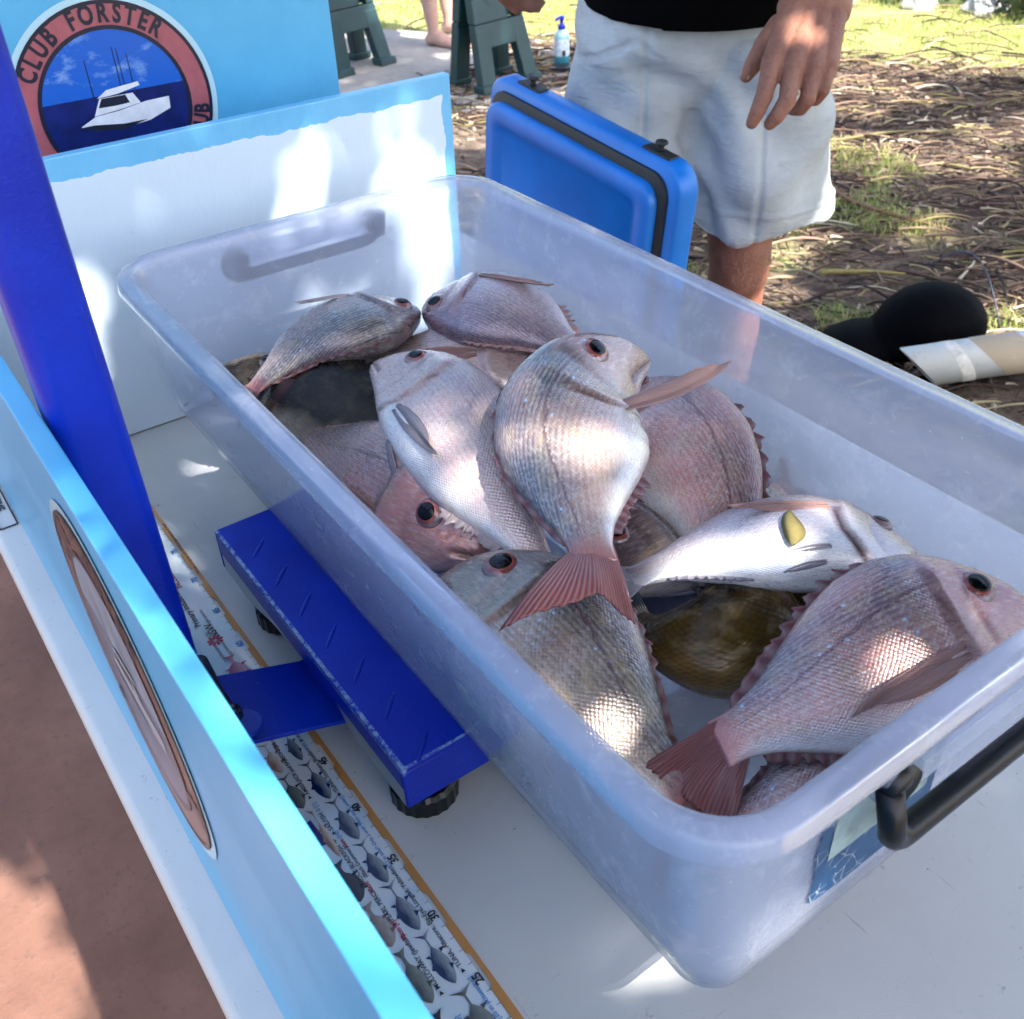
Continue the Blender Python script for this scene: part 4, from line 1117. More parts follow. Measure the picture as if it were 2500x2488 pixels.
# ---------------------------------------------------------------- grass, litter (too many to count)
def mat_strand(name, cols, rough=.8, trans=.0):
    q = NT(name); a = q.attr('rv').outputs['Fac']
    q.p(Base_Color=q.ramp(a, cols), Roughness=rough, Specular_IOR_Level=.25)
    if trans:
        tl = q.n('BsdfTranslucent', {'Color': q.ramp(a, cols)})
        mx = q.n('MixShader', {0: trans, 1: q.b.outputs[0], 2: tl.outputs[0]})
        q.t.links.new(mx.outputs[0], q.o.inputs[0])
    return q.m
npr = np.random.default_rng(11)
def blades(name, P, hgt, wid, mat, label, cat, lean=.5):
    n = len(P); ang = npr.uniform(0, 2 * np.pi, n); h = hgt * npr.uniform(.45, 1.25, n); w = wid * npr.uniform(.6, 1.2, n)
    d = np.stack([np.cos(ang), np.sin(ang)], 1); la = npr.uniform(0, 2 * np.pi, n); ln = h * npr.uniform(.1, 1, n) * lean
    lv = np.stack([np.cos(la), np.sin(la)], 1)
    V = np.zeros((n, 5, 3))
    for k, (f, ww) in enumerate(((0, 1), (0, -1), (.55, .75), (.55, -.75), (1, 0))):
        V[:, k, :2] = P[:, :2] + d * (w * ww * .5)[:, None] + lv * (ln * f ** 1.8)[:, None]
        V[:, k, 2] = P[:, 2] + h * f * (1 - .25 * f * lean)
    b = np.arange(n)[:, None] * 5
    F = [tuple(r) for r in (b + np.array([0, 1, 3, 2])).tolist()] + [tuple(r) for r in (b + np.array([2, 3, 4])).tolist()]
    mb = MB(); mb.v = [tuple(v) for v in V.reshape(-1, 3)]; mb.f = F; mb.mi = [0] * len(F)
    o = mb.build(name, mat, base=(0, 0, 0), recalc=False, attrs={'rv': ('FLOAT', np.repeat(npr.uniform(0, 1, n), 5))})
    return reg(o, label, cat, kind='stuff')
M_GRASS = mat_strand('grass_blades', [(0, (.15, .21, .05)), (.45, (.30, .38, .10)), (.75, (.48, .49, .18)), (1, (.60, .52, .28))], .6, .35)
def scatter(n, n0, n1, t0, t1, keep=None):
    a = npr.uniform(n0, n1, n); b = npr.uniform(t0, t1, n)
    P = np.stack([a * .86 + b * .51, a * .51 - b * .86, np.zeros(n)], 1)
    if keep is not None: P = P[[keep(p) for p in P]]
    return P
def nz(p, s, o=0): return mnoise.noise(Vector((p[0] * s + o, p[1] * s - o, o * .7)))
lawn = scatter(52000, 5.42, 7.5, -5.8, .9, lambda p: nz(p, 2.2) > -.35 and (nline(p[0], p[1]) > 5.75 or npr.uniform() < .5))
blades('lawn_grass', lawn, .035, .005, M_GRASS, 'sunlit lawn grass beyond the litter and slab', 'grass', .8)
def inbox(p): return p[0] > 1.3 and not (abs(p[0] - 1.22) < .12 and abs(p[1] - 1.23) < .12)
tuft = scatter(60000, 2.3, 4.6, -1.5, 2.0, lambda p: inbox(p) and nz(p, 2.6, 5) + .5 * nz(p, 7, 3) > .30 + .06 * max(0, nline(p[0], p[1]) - 3.2))
blades('tufts_of_grass', tuft, .055, .0035, M_GRASS, 'green grass tufts pushing through the brown litter', 'grass', .9)

def strands(name, n, gen, lr, rr, mat, label, cat, curl=.55, nseg=7, kind='stuff'):
    """Fallen needle-like branchlets: bent tapering rods lying on the ground."""
    V = []; F = []; A = []
    for i in range(n):
        x, y, z0 = gen()
        L = npr.uniform(*lr); r = npr.uniform(*rr); a = npr.uniform(0, 2 * np.pi) if npr.uniform() < .45 else math.atan2(-.58, .81) + npr.normal(0, .45); k = npr.normal(0, .10 * curl)
        k2 = npr.normal(0, curl * .5); rise = npr.uniform(0, .05) * L; v = npr.uniform()
        b = len(V); px, py = x, y
        for s in range(nseg):
            f = s / (nseg - 1); rad = r * (1 - .6 * f); zz = z0 + rad + rise * math.sin(math.pi * f) * 2
            nx, ny = -math.sin(a), math.cos(a)
            V += [(px + nx * rad, py + ny * rad, zz), (px, py, zz + rad), (px - nx * rad, py - ny * rad, zz), (px, py, zz - rad)]
            a += k + k2 * .12 * math.sin(s * 1.3); px += math.cos(a) * L / nseg; py += math.sin(a) * L / nseg
            A += [v] * 4
        for s in range(nseg - 1):
            for j in range(4):
                F.append((b + s * 4 + j, b + s * 4 + (j + 1) % 4, b + (s + 1) * 4 + (j + 1) % 4, b + (s + 1) * 4 + j))
        F.append((b, b + 1, b + 2, b + 3)); e = b + (nseg - 1) * 4; F.append((e + 3, e + 2, e + 1, e))
    mb = MB(); mb.v = V; mb.f = F; mb.mi = [0] * len(F)
    return reg(mb.build(name, mat, base=(0, 0, 0), recalc=False, smooth=True, attrs={'rv': ('FLOAT', A)}), label, cat, kind=kind)
M_LITTER = mat_strand('pine_litter', [(0, (.025, .017, .015)), (.40, (.075, .048, .038)), (.65, (.15, .10, .075)), (.82, (.30, .21, .14)), (.92, (.20, .18, .06)), (1, (.5, .44, .36))], .75)
def g_litter():
    while True:
        a = npr.uniform(2.2, 5.55); b = npr.uniform(-2.6, 2.3)
        x, y = a * .86 + b * .51, a * .51 - b * .86
        if x > 1.05 and nz((x, y), 1.3, 2) > -.30 - .25 * npr.uniform(): return x, y, abs(npr.normal(0, .006))
strands('pine_litter', 9000, g_litter, (.03, .26), (.0022, .0065), M_LITTER, 'brown fallen pine branchlets and twigs covering the ground', 'litter')
def g_lawn():
    a = npr.uniform(5.4, 7.3); b = npr.uniform(-5, .9); return a * .86 + b * .51, a * .51 - b * .86, .012
strands('lawn_twigs', 260, g_lawn, (.10, .45), (.003, .006), M_LITTER, 'scattered thin brown twigs lying on the lawn', 'litter')
def g_chip():
    a = npr.uniform(2.2, 5.5); b = npr.uniform(-2.6, 2.3); return a * .86 + b * .51, a * .51 - b * .86, .003
strands('bark_chips', 3500, g_chip, (.012, .05), (.004, .011), mat_strand('bark_chips', [(0, (.06, .04, .03)), (.6, (.18, .13, .09)), (1, (.38, .30, .22))]), 'pale bark chips and pebbles among the litter', 'litter', .3, 4)
# rope-like branchlet lying across the litter, single
def branchlet(name, pts, r, label, col=(.22, .11, .055)):
    P, L = spline(pts, 60); mb = MB()
    mb.tube([tuple(p) for p in P], [r * (1 - .55 * i / 59) * (1 + .16 * (i % 2)) for i in range(60)], 8)
    q = NT('scaly_brown_branchlet'); w = q.n('TexWave', {'Vector': q.obj(), 'Scale': 60.0, 'Distortion': 2.0}).outputs[1]
    q.p(Base_Color=q.mix(w, col, tuple(c * .4 for c in col)), Roughness=.7)
    return reg(mb.build(name, q.m, base=tuple(P[30]), smooth=True), label, 'branchlet', 'fallen branchlets')
branchlet('branchlet', [(2.90, 2.36, .012), (2.765, 2.155, .03), (2.733, 2.006, .035), (2.757, 1.891, .03), (2.83, 1.76, .012)], .009, 'long rope-like brown branchlet right of the shorts')
branchlet('branchlet', [(3.25, 2.05, .01), (3.4, 1.85, .02), (3.62, 1.72, .02), (3.9, 1.70, .01)], .008, 'dark curved branchlet lying far right on the litter', (.13, .07, .05))
branchlet('branchlet', [(3.0, 2.75, .01), (3.2, 2.6, .02), (3.5, 2.5, .02), (3.75, 2.32, .01)], .008, 'olive branchlet in the middle of the litter patch', (.20, .17, .06))
branchlet('branchlet', [(2.25, 1.80, .012), (2.35, 1.7, .02), (2.42, 1.62, .02)], .010, 'yellowish thick branchlet beside the black bag', (.34, .27, .08))
# shady shrub and rocks at the far edge of the lawn
def mat_leaf(name, a, b): return mat_strand(name, [(0, a), (1, b)], .5, .25)
def shrub(name, base, r, hgt, n, mat, label, leaf=.05):
    o = thing(name, base, label, 'shrub', 'plants at the lawn edge')
    V = []; F = []; A = []
    for i in range(n):
        u = npr.normal(size=3); u /= np.linalg.norm(u); rad = npr.uniform(.45, 1) ** .5
        c = np.array(base) + u * np.array([r, r, hgt]) * rad; c[2] = abs(c[2] - 0) if c[2] < 0 else c[2]
        a = npr.normal(size=3); a /= np.linalg.norm(a); b = np.cross(a, u); b /= np.linalg.norm(b) + 1e-9
        L = leaf * npr.uniform(.6, 1.4); k = len(V)
        V += [tuple(c - a * L), tuple(c + b * L * .4), tuple(c + a * L), tuple(c - b * L * .4)]; F.append((k, k + 1, k + 2, k + 3)); A += [npr.uniform()] * 4
    mb = MB(); mb.v = V; mb.f = F; mb.mi = [0] * n
    mb.build('foliage', mat, o, recalc=False, attrs={'rv': ('FLOAT', A)})
    m2 = MB()
    for i in range(5):
        a = npr.uniform(0, 6.28); m2.tube([base, (base[0] + math.cos(a) * r * .4, base[1] + math.sin(a) * r * .4, hgt * .7)], [.012, .004], 6)
    m2.build('stem', M_LITTER, o)
    return o
M_SHRUB = mat_leaf('shrub_leaves', (.03, .05, .02), (.14, .17, .08))
shrub('shrub', (6.15, 3.30, 0), .55, .45, 1500, M_SHRUB, 'dark leafy shrub at the right end of the lawn edge')
shrub('shrub', (5.95, 4.25, 0), .5, .30, 900, M_SHRUB, 'low tangled shrub at the lawn edge left of the rocks')
def rock(base, r, label):
    bm = bmesh.new(); bmesh.ops.create_icosphere(bm, subdivisions=3, radius=1)
    for v in bm.verts:
        n = mnoise.noise(v.co * 1.6 + Vector(base)) * .35
        v.co = Vector((v.co.x * r[0], v.co.y * r[1], max(-.2, v.co.z) * r[2])) * (1 + n)
    me = bpy.data.meshes.new('rock'); bm.to_mesh(me); bm.free(); me.materials.append(M_ROCK)
    o = bpy.data.objects.new('rock', me); COL.objects.link(o); o.location = base
    return reg(o, label, 'rock', 'rocks at the lawn edge')
q = NT('grey_rock'); oo = q.geo()
q.p(Base_Color=q.mix(q.mapr(q.noise(oo, 12, 6, .7), .3, .7), (.16, .16, .16), (.45, .45, .44)), Roughness=.9)
q.set(q.b, 'Normal', q.bump(q.noise(oo, 40, 5), .6, .01)); M_ROCK = q.m
for (p, r, l) in (((5.78, 3.62, 0), (.16, .12, .10), 'grey rock in front of the dark shrub'), ((5.62, 3.95, 0), (.11, .10, .06), 'small flat rock at the lawn edge'), ((5.35, 4.35, 0), (.13, .1, .07), 'brownish rock furthest left at the lawn edge'), ((5.98, 3.72, 0), (.2, .14, .16), 'largest pale rock under the shrub')):
    rock(p, r, l)
# ---------------------------------------------------------------- blue cool box with open lid
CB = plain('blue_rotomoulded_plastic', (.001, .155, .56), .38, bump=.10, bscale=260, var=.12, vscale=10)
M_GASKET = plain('black_rubber_seal', (.012, .015, .018), .55, bump=.1)
cb = thing('cool_box', (.72, 1.26, 0), 'blue plastic cool box with its lid standing open beside the table', 'cool box')
def yz(y0, y1, z0, z1, r, x, n=7):
    return [(x, a, b) for a, b, _ in rrect(y0, y1, z0, z1, r, 0, n)]
LY0, LY1, LZ0, LZ1 = 1.03, 1.520, .452, .850
m = MB(); m.loft([yz(LY0 + .004, LY1 - .004, LZ0, LZ1 - .004, .04, .882), yz(LY0, LY1, LZ0, LZ1, .042, .886), yz(LY0 - .002, LY1 + .002, LZ0, LZ1 + .002, .044, .914), yz(LY0 + .004, LY1 - .004, LZ0 + .004, LZ1 - .004, .042, .924), yz(LY0 + .03, LY1 - .03, LZ0 + .03, LZ1 - .03, .04, .928)])
lid = smooth_by_angle(m.build('lid', CB, cb), .9)
m = MB(); m.loft([yz(LY0 + .022, LY1 - .016, LZ0 + .01, LZ1 - .018, .036, .8835), yz(LY0 + .022, LY1 - .016, LZ0 + .01, LZ1 - .018, .036, .876), yz(LY0 + .026, LY1 - .02, LZ0 + .014, LZ1 - .022, .034, .874)])
smooth_by_angle(m.build('seal', M_GASKET, lid), .7)
m = MB()
o_ = (LY0 + .036, LY1 - .020, LZ0 + .03, LZ1 - .034)
m.loft([yz(*o_, .034, .876), yz(*o_, .034, .862), yz(o_[0] + .004, o_[1] - .004, o_[2] + .004, o_[3] - .004, .032, .858), yz(o_[0] + .030, o_[1] - .030, o_[2] + .030, o_[3] - .030, .02, .858), yz(o_[0] + .038, o_[1] - .038, o_[2] + .038, o_[3] - .038, .016, .867)])
smooth_by_angle(m.build('lid_liner', CB, lid), .9)
for y in (1.42, 1.10):
    mb = MB(); mb.box(.890, .912, y - .03, y + .03, LZ1 - .004, LZ1 + .004); mb.build('latch_plate', M_GASKET, lid, bevel=.002)
    mb = MB(); rings = []
    for z, r in ((.003, .006), (.008, .0045), (.012, .005), (.015, .010), (.018, .009)):
        rings.append([(.901 + r * math.cos(k * math.pi / 8), y + r * math.sin(k * math.pi / 8), LZ1 + z) for k in range(16)])
    mb.loft(rings).build('latch_knob', M_GASKET, lid, smooth=True)
m = MB()
def xy(x0, x1, y0, y1, r, z): return rrect(x0, x1, y0, y1, r, z, 7)
m.loft([xy(.57, .90, LY0 + .02, LY1 - .02, .04, .0), xy(.555, .915, LY0, LY1, .045, .02), xy(.545, .93, LY0 - .005, LY1 + .005, .045, .40), xy(.54, .935, LY0 - .01, LY1 + .01, .045, .405), xy(.54, .935, LY0 - .01, LY1 + .01, .045, .435), xy(.575, .87, LY0 + .03, LY1 - .03, .03, .435), xy(.585, .86, LY0 + .04, LY1 - .04, .03, .06)])
smooth_by_angle(m.build('box_body', CB, cb), .9)
for y in (1.12, 1.40):
    MB().tube([(.934, y - .03, .444), (.934, y + .03, .444)], .010, 10).build('hinge', M_GASKET, cb)

cb.location.y += .075; cb.rotation_euler.x = .10                      # stands a little askew on the rough ground

# ---------------------------------------------------------------- green trestles
M_TRES = plain('dark_green_plastic', (.004, .030, .034), .45, var=.25, vscale=5, bump=.1, bscale=150)
def trestle(base, rot, label):
    t = thing('trestle', base, label, 'trestle', 'green plastic trestles')
    c, s_ = math.cos(rot), math.sin(rot)
    def W(x, y, z): return (base[0] + c * x - s_ * y, base[1] + s_ * x + c * y, base[2] + z)
    def panel(sg):
        def P(poly, th, name, off=0.0, mat=M_TRES):
            n = len(poly); mb = MB()
            def yy(z): return sg * ((.20 - z * .26) if sg < 0 else (.05 - z * .04)) - sg * off
            mb.add([W(x * (1 if sg < 0 else -1) * -1 if False else x, yy(z), z) for x, z in poly] + [W(x, yy(z) - sg * th, z) for x, z in poly],
                   [tuple(range(n - 1, -1, -1)), tuple(range(n, 2 * n))] + [(i, (i + 1) % n, n + (i + 1) % n, n + i) for i in range(n)])
            return mb.build(name, mat, t, bevel=.006)
        def lx(z): return -.185 + z * .10
        def rx(z): return .185 - z * .10
        P([(lx(0), 0), (lx(0) + .085, 0), (lx(.22) + .085, .20), (lx(.22) + .085, .26), (lx(.26), .26)], .05, 'leg')
        P([(rx(0), 0), (rx(0) - .085, 0), (rx(.22) - .085, .20), (rx(.22) - .085, .26), (rx(.26), .26)], .05, 'leg')
        P([(lx(.18), .181), (rx(.18), .181), (rx(.27), .285), (lx(.27), .285)], .044, 'cross_rail', .002)
        P([(lx(.28), .286), (.055, .286), (.045, .68), (lx(.68), .68)], .05, 'side_panel', .001)
        P([(rx(.28), .286), (rx(.28) - .05, .286), (rx(.68) - .05, .68), (rx(.68), .68)], .05, 'side_panel', .001)
        P([(.05, .286), (rx(.28) - .045, .286), (rx(.68) - .045, .68), (.045, .68)], .01, 'recess_web', .036)
        P([(lx(0) - .012, .0), (lx(0) + .095, .0), (lx(0) + .095, .035), (lx(0) - .010, .035)], .075, 'foot_pad', -.015)
        P([(rx(0) + .012, .0), (rx(0) - .095, .0), (rx(0) - .095, .035), (rx(0) + .010, .035)], .075, 'foot_pad', -.015)
    panel(-1); panel(1)
    mb = MB(); mb.add([W(x, y, z) for z in (.682, .74) for x, y in ((-.16, -.05), (.16, -.05), (.16, .05), (-.16, .05))], [(3, 2, 1, 0), (4, 5, 6, 7), (0, 1, 5, 4), (1, 2, 6, 5), (2, 3, 7, 6), (3, 0, 4, 7)])
    mb.build('top_bar', M_TRES, t, bevel=.006)
    mb = MB(); ring = []
    z0 = .42
    def E(x, z, d): return W(x, -(.20 - z * .26) - .0015 - d + .001, z)
    vs, fs = text_mesh('e', .22, .006)
    mb.add([E(-.075 + v.x * .75, z0 - .06 + v.y, .001) for v in vs], fs)
    mb.build('moulded_emblem', plain('trestle_emblem', (.004, .02, .028), .4), t, recalc=False)
    return t
trestle((2.36, 5.10, 0.006), .22, 'dark green trestle partly hidden by the light blue club board')
trestle((2.745, 4.34, 0.006), .16, 'dark green trestle between the bare feet and the pump bottle')

# ---------------------------------------------------------------- pump bottle and thong on the slab
pb = thing('pump_bottle', (3.197, 4.30, .006), 'turquoise lotion bottle with blue pump on the slab', 'bottle')
def lathe(prof, c, n=28, sx=1.0):
    return [[(c[0] + r * sx * math.cos(2 * math.pi * k / n), c[1] + r * math.sin(2 * math.pi * k / n), c[2] + z) for k in range(n)] for r, z in prof]
bc = (3.197, 4.30, .006)
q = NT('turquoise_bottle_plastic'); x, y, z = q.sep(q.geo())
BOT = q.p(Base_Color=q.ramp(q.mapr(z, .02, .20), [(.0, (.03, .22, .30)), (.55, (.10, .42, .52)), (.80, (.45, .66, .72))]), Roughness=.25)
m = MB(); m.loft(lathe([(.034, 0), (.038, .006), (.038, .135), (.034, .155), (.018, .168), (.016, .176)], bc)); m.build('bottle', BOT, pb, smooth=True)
m = MB(); m.loft(lathe([(.0385, .05), (.0385, .13)], bc, 28)[0:2], False, False); m.build('label', plain('bottle_label', (.55, .65, .75), .4, var=.3, vscale=60), pb, smooth=True)
m = MB(); m.box(3.17, 3.19, 4.2595, 4.2605, .06, .085); m.build('barcode', M_INK, pb)
PB = plain('royal_blue_plastic', (.008, .03, .50), .3)
m = MB(); m.loft(lathe([(.019, .172), (.019, .190), (.012, .194), (.008, .196), (.008, .215), (.014, .217), (.014, .228), (.010, .231)], bc)); m.build('pump_collar', PB, pb, smooth=True)
m = MB(); m.tube([(3.197, 4.30, .230), (3.175, 4.30, .230), (3.155, 4.297, .224)], [.0075, .0065, .005], 10); m.build('nozzle', PB, pb, smooth=True)
th = thing('sandal', (3.20, 4.18, .006), 'black rubber sandal with pale strap lying beside the pump bottle', 'sandal')
m = MB(); m.loft([[(3.20 + a * .13, 4.175 + b * .045 - a * .05, .006 + zz) for a, b in ((math.cos(k * math.pi / 12), math.sin(k * math.pi / 12)) for k in range(24))] for zz in (0, .022)]); m.build('sole', M_BLACKP, th, bevel=.004)
m = MB(); m.tube([(3.16, 4.16, .028), (3.20, 4.165, .055), (3.245, 4.19, .062), (3.27, 4.21, .03)], [.012, .02, .02, .010], 10, flat=.4); m.build('strap', plain('pale_blue_strap', (.42, .48, .6), .5), th, smooth=True)

# ---------------------------------------------------------------- black bag and cardboard tube right of the tub
M_BAG = plain('black_nylon', (.0008, .0008, .0016), .7, bump=.3, bscale=120, spec=.04)

# ---------------------------------------------------------------- soft bodies: rounded limbs merged into one skin
def blob(name, caps, voxel, mat, parent=None, base=None, smooth=3, warp=None, extra=None):
    """Tapered rounded limbs (p0, r0, p1, r1) merged into one continuous mesh."""
    bm = bmesh.new()
    def ball(p, r, sc=(1, 1, 1)):
        g = bmesh.ops.create_icosphere(bm, subdivisions=3, radius=r)
        for v in g['verts']: v.co = Vector((v.co.x * sc[0], v.co.y * sc[1], v.co.z * sc[2])) + Vector(p)
    for c in caps:
        if len(c) == 3: ball(c[0], c[1], c[2]); continue
        p0, r0, p1, r1 = c; p0 = Vector(p0); p1 = Vector(p1)
        ball(p0, r0); ball(p1, r1)
        d = p1 - p0
        if d.length < 1e-5: continue
        z = d.normalized(); x = z.orthogonal().normalized(); y = z.cross(x); n = 20
        a = [bm.verts.new(p0 + (x * math.cos(2 * math.pi * k / n) + y * math.sin(2 * math.pi * k / n)) * r0) for k in range(n)]
        b = [bm.verts.new(p1 + (x * math.cos(2 * math.pi * k / n) + y * math.sin(2 * math.pi * k / n)) * r1) for k in range(n)]
        for k in range(n): bm.faces.new((a[k], a[(k + 1) % n], b[(k + 1) % n], b[k]))
        bm.faces.new(tuple(reversed(a))); bm.faces.new(tuple(b))
    if extra: extra(bm)
    me = bpy.data.meshes.new(name); bm.to_mesh(me); bm.free()
    ob = bpy.data.objects.new(name, me); COL.objects.link(ob)
    md = ob.modifiers.new('merge', 'REMESH'); md.mode = 'VOXEL'; md.voxel_size = voxel; md.use_smooth_shade = True
    if smooth:
        ms = ob.modifiers.new('soften', 'SMOOTH'); ms.factor = .5; ms.iterations = smooth
    bpy.context.view_layer.update()
    me2 = bpy.data.meshes.new_from_object(ob.evaluated_get(bpy.context.evaluated_depsgraph_get()))
    bpy.data.objects.remove(ob); bpy.data.meshes.remove(me)
    n = len(me2.vertices); co = np.empty(n * 3, np.float32); me2.vertices.foreach_get('co', co); co = co.reshape(-1, 3)
    if warp is not None:
        nr = np.empty(n * 3, np.float32); me2.vertices.foreach_get('normal', nr); co = warp(co, nr.reshape(-1, 3))
    if parent is not None: base = ORG[parent.name]
    base = Vector(base or (0, 0, 0))
    co = co - np.array(base, np.float32)
    me2.vertices.foreach_set('co', co.ravel()); me2.name = name
    me2.materials.clear(); me2.materials.append(mat)
    me2.polygons.foreach_set('use_smooth', [True] * len(me2.polygons)); me2.update()
    o = bpy.data.objects.new(name, me2); COL.objects.link(o)
    if parent is not None: o.parent = parent
    else: o.location = base
    ORG[o.name] = base
    return o

def mat_skin(name, a, b):
    q = NT(name); o = q.geo()
    n = q.noise(o, 22, 5, .6); n2 = q.noise(o, 180, 4, .65)
    c = q.mix(q.mapr(n, .3, .7), a, b)
    c = q.mix(q.ramp(n2, [(.55, 0), (.75, .5)]), c, (a[0] * .6, a[1] * .42, a[2] * .4))
    q.p(Base_Color=c, Roughness=.5, Subsurface_Weight=.0)
    cr = q.noise(q.mapv(o, (1, 1, 2.2)), 120, 5, .7)
    q.set(q.b, 'Normal', q.bump(q.math('ADD', cr, q.math('MULTIPLY', n2, .6)), .7, .005))
    return q.m
SKIN = mat_skin('tanned_skin', (.20, .074, .044), (.31, .135, .085))
SKIN2 = mat_skin('fair_skin', (.42, .24, .19), (.52, .33, .27))
def mat_shorts():
    q = NT('faded_pale_denim'); o = q.geo()
    n = q.noise(o, 9, 5, .6)
    c = q.mix(q.mapr(n, .3, .7), (.33, .365, .38), (.49, .53, .55))
    st = q.ramp(q.noise(q.mapv(o, (1, 1, 2.5)), 14, 5, .7), [(.56, 0), (.80, .5)])
    c = q.mix(st, c, (.20, .19, .16))
    wv = q.n('TexWave', {'Vector': o, 'Scale': 380.0, 'Distortion': 1.0}).outputs[1]
    c = q.mix(q.math('MULTIPLY', wv, .10), c, (.3, .36, .4))
    q.p(Base_Color=c, Roughness=.9, Specular_IOR_Level=.15, Sheen_Weight=.15)
    w = q.noise(q.mapv(o, (1, 1, 3.0), rot=(.4, .3, 0)), 26, 4, .6, .8)
    q.set(q.b, 'Normal', q.bump(q.math('ADD', w, q.math('MULTIPLY', wv, .06)), .55, .008))
    return q.m

# ---------------------------------------------------------------- the man in pale shorts
Rv = Vector((.8143, -.5805, 0)); Fv = Vector((.5806, .8142, 0))     # his left hand side, away from us
man = thing('person', (1.13, 1.31, 0), 'person in pale shorts and black shirt, one hand hanging over the tub', 'person')
LL = Vector((1.253, 1.232, 0)); RL = LL - Rv * .205 + Fv * .03
HD = dict(elbow=(1.4273, 1.2537, 1.1959), fore=(1.2022, 1.0723, 1.0801), wristA=(1.0432, .9889, 1.0207), wristB=(1.0898, .9671, 1.0147),
    mcp1=(.9497, .9385, .9712), mcp2=(.9659, .9172, .9682), mcp3=(.9914, .9039, .9643), mcp4=(1.0178, .901, .964),
    pip1=(.9107, .9116, .9462), dip1=(.8943, .9062, .9282), tip1=(.888, .9071, .9163), pip2=(.9283, .8875, .9412), dip2=(.9146, .8889, .9244), tip2=(.9108, .8964, .9131),
    pip3=(.9594, .8801, .9395), dip3=(.9593, .8893, .9247), tip3=(.9622, .9051, .9193), pip4=(.9918, .8843, .9432), dip4=(.9928, .8935, .9292), tip4=(.9971, .9084, .9238),
    cmc=(1.0187, .9922, .998), tmcp=(.9842, .9868, .9833), tip_t0=(.9611, .9826, .9615), tip_t=(.9524, .9845, .9489))
HD = {k: Vector(v) for k, v in HD.items()}
def arm_caps():
    wr = (HD['wristA'] + HD['wristB']) / 2; c = []
    c += [(HD['elbow'], .046, HD['fore'], .044), (HD['fore'], .044, HD['wristA'], .027), (HD['fore'], .043, HD['wristB'], .027), (HD['wristA'], .026, HD['wristB'], .026)]
    for i, (r0, r1) in enumerate(((.0142, .0112), (.0142, .0114), (.0130, .0106), (.0118, .0096)), 1):
        w = HD['wristA'].lerp(HD['wristB'], (i - 1) / 3)
        c += [(w, .022, HD['mcp%d' % i], r0 + .0015), (HD['mcp%d' % i], r0, HD['pip%d' % i], r1), (HD['pip%d' % i], r1 + .0004, HD['dip%d' % i], r1 - .0012), (HD['dip%d' % i], r1 - .001, HD['tip%d' % i], r1 - .003)]
    for i in (1, 2, 3):
        c += [(HD['mcp%d' % i] * .72 + wr * .28, .013, HD['mcp%d' % (i + 1)] * .72 + wr * .28, .013)]
    c += [(HD['cmc'], .020, HD['tmcp'], .0145), (HD['tmcp'], .0142, HD['tip_t0'], .0122), (HD['tip_t0'], .0122, HD['tip_t'], .0088)]
    return c
sh = LL + Rv * .10 + Fv * .12
cen = (LL + RL) / 2 + Fv * .04
def V3(p, z): return (p.x, p.y, z)
body = []
for leg, sg in ((LL, 1), (RL, -1)):
    hip = leg + Fv * .03 - Rv * .02 * sg
    body += [(V3(hip, .88), .078, V3(leg, .53), .060), (V3(leg - Fv * .012, .535), .058, V3(leg - Fv * .012, .50), .057), (V3(leg, .50), .055, V3(leg + Fv * .02, .36), .060), (V3(leg + Fv * .015, .36), .058, V3(leg + Fv * .02, .10), .036),
             (V3(leg + Fv * .03, .05), .036, V3(leg - Fv * .12 + Rv * .03 * sg, .028), .026), (V3(leg - Fv * .12 + Rv * .03 * sg, .026), .03, V3(leg - Fv * .17 + Rv * .04 * sg, .02), .018)]
body += [(V3(cen - Rv * .07, .98), .12, V3(cen + Rv * .07, .98), .12), (V3(cen, 1.0), .14, V3(cen - Fv * .02, 1.30), .15), (V3(cen - Rv * .13, 1.40), .075, V3(cen + Rv * .13, 1.40), .075), (V3(cen, 1.42), .06, V3(cen - Fv * .02, 1.55), .055),
         (V3(cen - Fv * .02, 1.64), .095, (1, 1, 1.2)), (V3(cen + Rv * .19, 1.40), .06, HD['elbow'], .047)]
body[-2] = (V3(cen - Fv * .02, 1.64), .095, (1, 1, 1.25))
rel = Vector(V3(cen - Rv * .27 + Fv * .05, 1.14)); rwr = Vector((1.045, 1.73, .985)) - Fv * .05
body += [(V3(cen - Rv * .19, 1.40), .06, rel, .046), (rel, .045, rwr, .028), (rwr, .03, (1.066, 1.690, .945), .026)]
for k, (a, b, c2) in enumerate((((1.058, 1.700, .945), (1.068, 1.683, .936), (1.080, 1.662, .921)), ((1.072, 1.690, .945), (1.084, 1.672, .935), (1.094, 1.655, .920)), ((1.050, 1.712, .945), (1.054, 1.694, .932), (1.062, 1.678, .918)), ((1.086, 1.685, .95), (1.097, 1.668, .941), (1.106, 1.656, .93)))):
    body += [(a, .0105, b, .0100), (b, .0100, c2, .0085)]
hb = blob('body_rough', body, .0065, SKIN, man, smooth=4)
ha = blob('hand_rough', arm_caps(), .0020, SKIN, man, smooth=2)
bmj = bmesh.new(); bmj.from_mesh(hb.data); bmj.from_mesh(ha.data)
me = bpy.data.meshes.new('body'); bmj.to_mesh(me); bmj.free(); me.materials.append(SKIN); me.polygons.foreach_set('use_smooth', [True] * len(me.polygons))
for o_ in (hb, ha): bpy.data.objects.remove(o_)
bo = bpy.data.objects.new('body', me); COL.objects.link(bo); bo.parent = man
